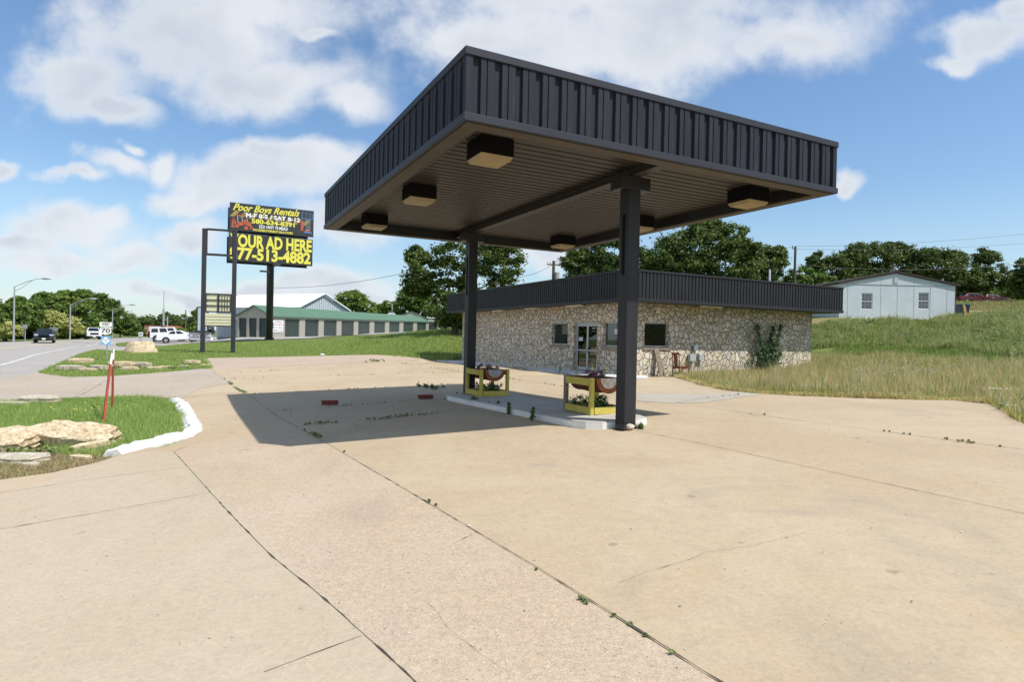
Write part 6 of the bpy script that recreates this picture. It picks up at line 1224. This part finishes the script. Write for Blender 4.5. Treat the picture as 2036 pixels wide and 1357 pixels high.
# brick shop far off
Yb = 172.; bs = thing('brick_shop', 'distant tan brick shop with stepped parapet and red awning', 'building', gz(D(312, 665, Yb))); bp_ = Plane(D(287, 660, Yb), D(341, 660, Yb)); m_tb = mat('tan_brick', (.40, .24, .16), .9); m_rb = mat('red_cap', (.30, .08, .05), .8); zg = gz(D(312, 665, Yb))[2]-.5
for x0, x1, y in ((287, 328, 648), (328, 335, 653), (335, 341.3, 656.5)):
    a0, a1 = bp_.sz(x0, y)[0], bp_.sz(x1, y)[0]; z_ = bp_.sz(x0, y)[1]; mb = MB(); bp_.box(mb, a0+.01, a1-.01, zg, z_, -12, 0); o = mb.build('wall', m_tb, bs); mb = MB(); bp_.box(mb, a0+.01, a1-.01, z_+.002, z_+.2, -12.1, .1); mb.build('parapet_cap', m_rb, o)
mb = MB(); bp_.pbox(mb, 296, 649.5, 320, 659.5, .01, .06); mb.build('white_panel', m_wht, bs)
mb = MB(); mb.prism([bp_.px(290, 660, .02), bp_.px(290, 660, .02)+bp_.n*2.2-ZZ*.8, bp_.px(290, 660, .02)-ZZ*.8], bp_.d*3.4); mb.build('awning', mat('red_awning', (.45, .06, .06), .7), bs)
# ------------------------------------------------------------------ white house on the bank
hp = Plane(D(1668, 633, 45), D(1898, 632, 45)); hs_ = thing('white_house', 'small white gabled house with two windows on top of the bank', 'house', gz(D(1783, 633, 45)))
m_hw = mat('white_house_siding', (.57, .64, .68), .8, var=.10, vscale=.9, fine=.05, fscale=12); m_hr = mat('dark_shingles', (.045, .035, .032), .9, var=.3, vscale=8)
zb_, ze, za_ = hp.sz(1783, 634)[1]-.4, hp.sz(1898, 568.5)[1], hp.sz(1781, 544)[1]; LW = hp.L; am = hp.sz(1781, 560)[0]
w1 = (hp.sz(1712, 600)[0], hp.sz(1735, 600)[0], hp.sz(1723, 616)[1], hp.sz(1723, 583)[1]); w2 = (hp.sz(1825, 600)[0], hp.sz(1847.5, 600)[0], hp.sz(1836, 615.5)[1], hp.sz(1836, 582)[1])
mb = MB(); wall(mb, hp.o, hp.d, hp.n, LW, zb_, ze, .15, [w1, w2]); mb.poly([hp.P(0, ze), hp.P(LW, ze), hp.P(am, za_)]); mb.quad(hp.P(LW, zb_), hp.P(LW, zb_, -13), hp.P(LW, ze, -13), hp.P(LW, ze)); mb.quad(hp.P(0, zb_), hp.P(0, zb_, -13), hp.P(0, ze, -13), hp.P(0, ze)); mb.poly([hp.P(0, zb_, -13), hp.P(LW, zb_, -13), hp.P(LW, ze, -13), hp.P(am, za_, -13), hp.P(0, ze, -13)])
hw = mb.build('wall', m_hw, hs_)
mb = MB(); m_seam = mat('grey_seam', (.45, .47, .48), .8)
for k in np.arange(.61, LW, 1.22): 
    zt_ = ze+(za_-ze)*(1-abs(k-am)/max(am, LW-am))-.12
    if not any(w_[0]-.05 < k < w_[1]+.05 for w_ in (w1, w2)): hp.box(mb, k-.012, k+.012, zb_, zt_, .003, .012)
hp.box(mb, 0, LW, ze-.06, ze+.0, .013, .03); mb.build('wall_battens', m_seam, hs_)
for sgn, e_ in ((0, 0), (1, LW)):
    ex = e_+(.3 if sgn else -.12); zx = ze-(za_-ze)*.35/am; mb = MB(); mb.add([hp.P(ex, zx+.03, .14), hp.P(am, za_+.05, .14), hp.P(am, za_+.05, -13.4), hp.P(ex, zx+.03, -13.4), hp.P(ex, zx+.17, .14), hp.P(am, za_+.20, .14), hp.P(am, za_+.20, -13.4), hp.P(ex, zx+.17, -13.4)], [(0, 1, 2, 3), (4, 7, 6, 5), (0, 4, 5, 1), (1, 5, 6, 2), (2, 6, 7, 3), (3, 7, 4, 0)]); mb.build('roof', m_hr, hs_)
mb = MB(); hp.box(mb, am-.15, am+.15, za_-.75, za_-.3, .003, .05); mb.build('gable_vent', m_seam, hs_)
m_whf = mat('white_vinyl', (.72, .73, .73), .5); m_hg = glass_mat('house_glass', (.3, .36, .44), .14)
bars = [(.328, 0, .337, 1), (.663, 0, .672, 1), (0, .24, 1, .247), (0, .75, 1, .757), (0, .482, 1, .518)]
for w_ in (w1, w2): window(hp.o, hp.d, hp.n, w_, hs_, tint=m_hg, mull=bars, fw=.06, rec=.03, sill=False, fm=m_whf)
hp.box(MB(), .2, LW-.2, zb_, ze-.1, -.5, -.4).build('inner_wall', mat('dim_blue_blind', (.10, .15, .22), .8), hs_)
hp.box(MB(), LW+.003, LW+.05, zb_, ze-.05, -.08, .02).build('corner_trim', mat('red_brown_trim', (.16, .05, .04), .8), hs_)
bx = gz(D(1913, 628, 45.5)); t = thing('trash_bin', 'dark wheeled bin standing at the corner of the white house', 'bin', bx); MB().add([bx+np.array(q) for q in ((-.24, -.28, 0), (.24, -.28, 0), (.24, .28, 0), (-.24, .28, 0), (-.32, -.36, 1.0), (.32, -.36, 1.0), (.32, .36, 1.0), (-.32, .36, 1.0))], [(0, 3, 2, 1), (4, 5, 6, 7), (0, 1, 5, 4), (1, 2, 6, 5), (2, 3, 7, 6), (3, 0, 4, 7)]).build('body', mat('navy_plastic', (.02, .03, .05), .5), t, bevel=.02); MB().cbox(bx+ZZ*1.05, (.72, 0, 0), (0, .78, 0), (0, 0, .08)).build('lid', mat('teal_plastic', (.05, .16, .13), .5), t, bevel=.02)
m_yw = mat('yellow_wood', (.52, .36, .13), .8); bx = gz(D(1920, 629, 44)); tag(MB().tube([bx, bx+np.array([-.18, 0, 1.05])], .06, 5).tube([bx+np.array([.12, 0, 0]), bx+np.array([-.1, 0, 1.0])], .05, 5).build('yellow_board', m_yw, loc=bx), 'yellow wooden boards leaning beside the dark bin', 'board')
bx = gz(D(1928, 630, 43.5)); tag(MB().tube([bx+np.array([-.4, 0, .32]), bx+np.array([.05, 0, .42])], .03, 5).tube([bx+np.array([.05, 0, .45]), bx+np.array([.12, 0, 0])], .03, 5).tube([bx+np.array([-.4, 0, .32]), bx+np.array([-.35, 0, 0])], .03, 5).build('wooden_trestle', m_yw, loc=bx), 'low yellow wooden trestle right of the dark bin', 'trestle')
drape('driveway', [gz(D(x, y, Y)) for x, y, Y in ((1915, 622, 50), (2036, 619, 50), (2300, 612, 50), (2300, 608, 54), (2036, 614, 54), (1915, 620, 54))], m_apron, .12, 2.)
MB().tube([bc(11.0, 2.5, BZ+BF-.3), bc(11.0, 2.5, BZ+BF+.95)], .05, 8).build('vent_pipe', m_whf, st)
def pebble():
    c = G(641, 708.5); rock('plastic_bag', c+ZZ*.08, (.16, .1, .09), 91, m_wht, 'tiny white scrap of litter at the far edge of the lot', 'litter', sub=2)
pebble()

# ------------------------------------------------------------------ vehicles
m_tyre = mat('tyre', (.018, .018, .018), .85); m_rim = mat('rim', (.35, .36, .38), .35, metal=.6); m_cg = mat('car_glass', (.012, .015, .02), .06, spec=.9); m_lite = mat('clear_lamp', (.6, .62, .65), .15); m_tail = mat('red_lamp', (.35, .02, .02), .25)
def car(name, lab, cat, p, hd, paint, L_, Wd, prof, cab, side_w, wx, wr, grille=None, spare=False, bed=False, slope=0., grp=None):
    t = thing(name, lab, cat, p, hd, grp); t.rotation_euler = (0, -slope, hd); hw = Wd/2
    X = lambda x, y, z: np.array([x, y, z])
    MB(True).prism([X(x, -hw, z) for x, z in prof], (0, Wd, 0)).build('body', paint, t, bevel=.07)
    xb0, xb1, xt0, xt1, zb_, zt_, ht = cab; hb = hw-.06
    V = [X(xb0, -hb, zb_), X(xb1, -hb, zb_), X(xb1, hb, zb_), X(xb0, hb, zb_), X(xt0, -ht, zt_), X(xt1, -ht, zt_), X(xt1, ht, zt_), X(xt0, ht, zt_)]
    MB(True).add(V, [(0, 3, 2, 1), (4, 5, 6, 7), (0, 1, 5, 4), (1, 2, 6, 5), (2, 3, 7, 6), (3, 0, 4, 7)]).build('cabin', paint, t, bevel=.05)
    def face(a, b, c, d, f0, f1, g0, g1, out, nm):
        P_ = lambda s, q: (a*(1-s)+b*s)*(1-q)+(d*(1-s)+c*s)*q
        n_ = np.cross(b-a, d-a); n_ /= np.linalg.norm(n_); n_ = n_*out
        MB(True).quad(P_(f0, g0)+n_, P_(f1, g0)+n_, P_(f1, g1)+n_, P_(f0, g1)+n_).build(nm, m_cg, t)
    face(V[1], V[2], V[6], V[5], .07, .93, .12, .9, .012, 'windscreen'); face(V[3], V[0], V[4], V[7], .1, .9, .2, .88, .012, 'rear_window')
    for f0, f1 in side_w:
        face(V[0], V[1], V[5], V[4], f0, f1, .12, .86, .012, 'side_window'); face(V[2], V[3], V[7], V[6], 1-f1, 1-f0, .12, .86, .012, 'side_window')
    for x in wx:
        for sg in (-1, 1):
            y = sg*(hw-.10); o = MB(True).tube([X(x, y-.11, wr), X(x, y+.11, wr)], wr, 18).build('wheel', m_tyre, t); q = MB(True).tube([X(x, y+sg*.10, wr), X(x, y+sg*.125, wr)], wr*.6, 10).build('rim', m_rim, o)
            MB(True).tube([X(x, sg*(hw-.02), wr*1.05), X(x, sg*(hw+.005), wr*1.05)], wr*1.18, 18).build('wheel_arch', m_tyre, t)
    xf = max(q[0] for q in prof); xr = min(q[0] for q in prof); zh = zb_-.16
    for sg in (-1, 1):
        MB(True).cbox(X(xf-.05, sg*(hw-.25), zh), (.12, 0, 0), (0, .38, 0), (0, 0, .12)).build('headlight', m_lite, t, bevel=.02); MB(True).cbox(X(xr+.06, sg*(hw-.16), zh), (.16, 0, 0), (0, .30, 0), (0, 0, .20 if not spare else .3)).build('taillight', m_tail, t, bevel=.02)
        MB(True).cbox(X(xb1-.25, sg*(hw+.06), zb_+.05), (.12, 0, 0), (0, .18, 0), (0, 0, .14)).build('mirror', paint, t, bevel=.03)
    if grille: MB(True).cbox(X(xf+.005, 0, zh-.12), (.04, 0, 0), (0, Wd*.55, 0), (0, 0, .28)).build('grille', m_blk, t, bevel=.01)
    MB(True).cbox(X(xf+.03, 0, .45), (.03, 0, 0), (0, .32, 0), (0, 0, .16)).build('licence_plate', m_wht, t)
    MB(True).cbox(X(xf-.02, 0, .36), (.12, 0, 0), (0, Wd*.86, 0), (0, 0, .14)).build('bumper', m_blk, t, bevel=.02)
    if spare: MB(True).tube([X(xr-.24, .05, .95), X(xr-.02, .05, .95)], .37, 18).build('spare_wheel', m_tyre, t)
    return t
m_navy = mat('dark_blue_paint', (.012, .022, .035), .2, spec=.8); m_cw = mat('white_car_paint', (.75, .76, .80), .25, spec=.6); m_cr = mat('dark_red_paint', (.09, .012, .016), .25, spec=.6)
pc_ = gz(D(89, 683, 69)); hd_ = atan2(-.80, .56)
car('crossover_car', 'dark blue crossover driving towards the camera on the road', 'car', pc_+ZZ*.03, hd_, m_navy, 4.4, 1.82, [(-2.2, .35), (2.2, .35), (2.25, .75), (2.1, .95), (1.0, 1.06), (-2.1, 1.08), (-2.25, .8)], (-2.0, 1.05, -1.5, .15, 1.04, 1.58, .60), [(.14, .40), (.46, .70), (.74, .92)], (-1.35, 1.38), .35, True)
pc_ = gz(D(184.5, 675, 98)); 
car('pickup_truck', 'white pickup truck driving towards the camera, farther along the road', 'truck', pc_+ZZ*.03, hd_+.06, m_cw, 5.6, 1.98, [(-2.8, .5), (2.8, .5), (2.85, .95), (2.7, 1.18), (1.4, 1.25), (-2.8, 1.25)], (-1.0, 1.5, -.75, .75, 1.22, 1.88, .68), [(.12, .48), (.54, .88)], (-1.7, 1.8), .40, True)
pj = gz(D(338, 686, 77)); 
car('boxy_off_roader', 'boxy white off roader with spare wheel, parked behind the white sedan', 'car', pj+ZZ*.03, .42, m_cw, 4.2, 1.84, [(-2.1, .5), (2.1, .5), (2.15, .8), (2.1, 1.12), (-2.1, 1.16)], (-2.05, .95, -1.95, .55, 1.13, 1.80, .74), [(.04, .30), (.36, .64), (.69, .94)], (-1.35, 1.3), .40, False, spare=True, slope=.06)
ps = gz(D(357, 685, 73)); 
car('white_sedan', 'low white sedan parked in front of the boxy off roader', 'car', ps+ZZ*.03, .50, m_cw, 4.8, 1.84, [(-2.35, .35), (2.35, .35), (2.42, .6), (2.2, .82), (1.2, .98), (-1.7, 1.08), (-2.3, 1.05), (-2.4, .7)], (-1.75, 1.25, -.95, .25, .98, 1.44, .58), [(.16, .46), (.50, .80)], (-1.4, 1.45), .34, True, slope=.06)
pr = gz(D(1932, 603, 82)); car('red_car', 'dark red car parked under the trees above the bank', 'car', pr-ZZ*.3, .05, m_cr, 4.6, 1.8, [(-2.3, .4), (2.3, .4), (2.35, .7), (2.1, .9), (-2.2, 1.0)], (-1.7, 1.3, -1.0, .4, .97, 1.45, .6), [(.14, .48), (.52, .86)], (-1.4, 1.4), .34)
pr = gz(D(1966, 602, 83)); car('red_car', 'second dark red car right of the first', 'car', pr-ZZ*.3, .0, m_cr, 4.4, 1.8, [(-2.2, .4), (2.2, .4), (2.25, .7), (2.0, .85), (-2.1, .9)], (-1.2, 1.2, -.7, .5, .88, 1.3, .6), [(.14, .48), (.52, .86)], (-1.3, 1.3), .34)
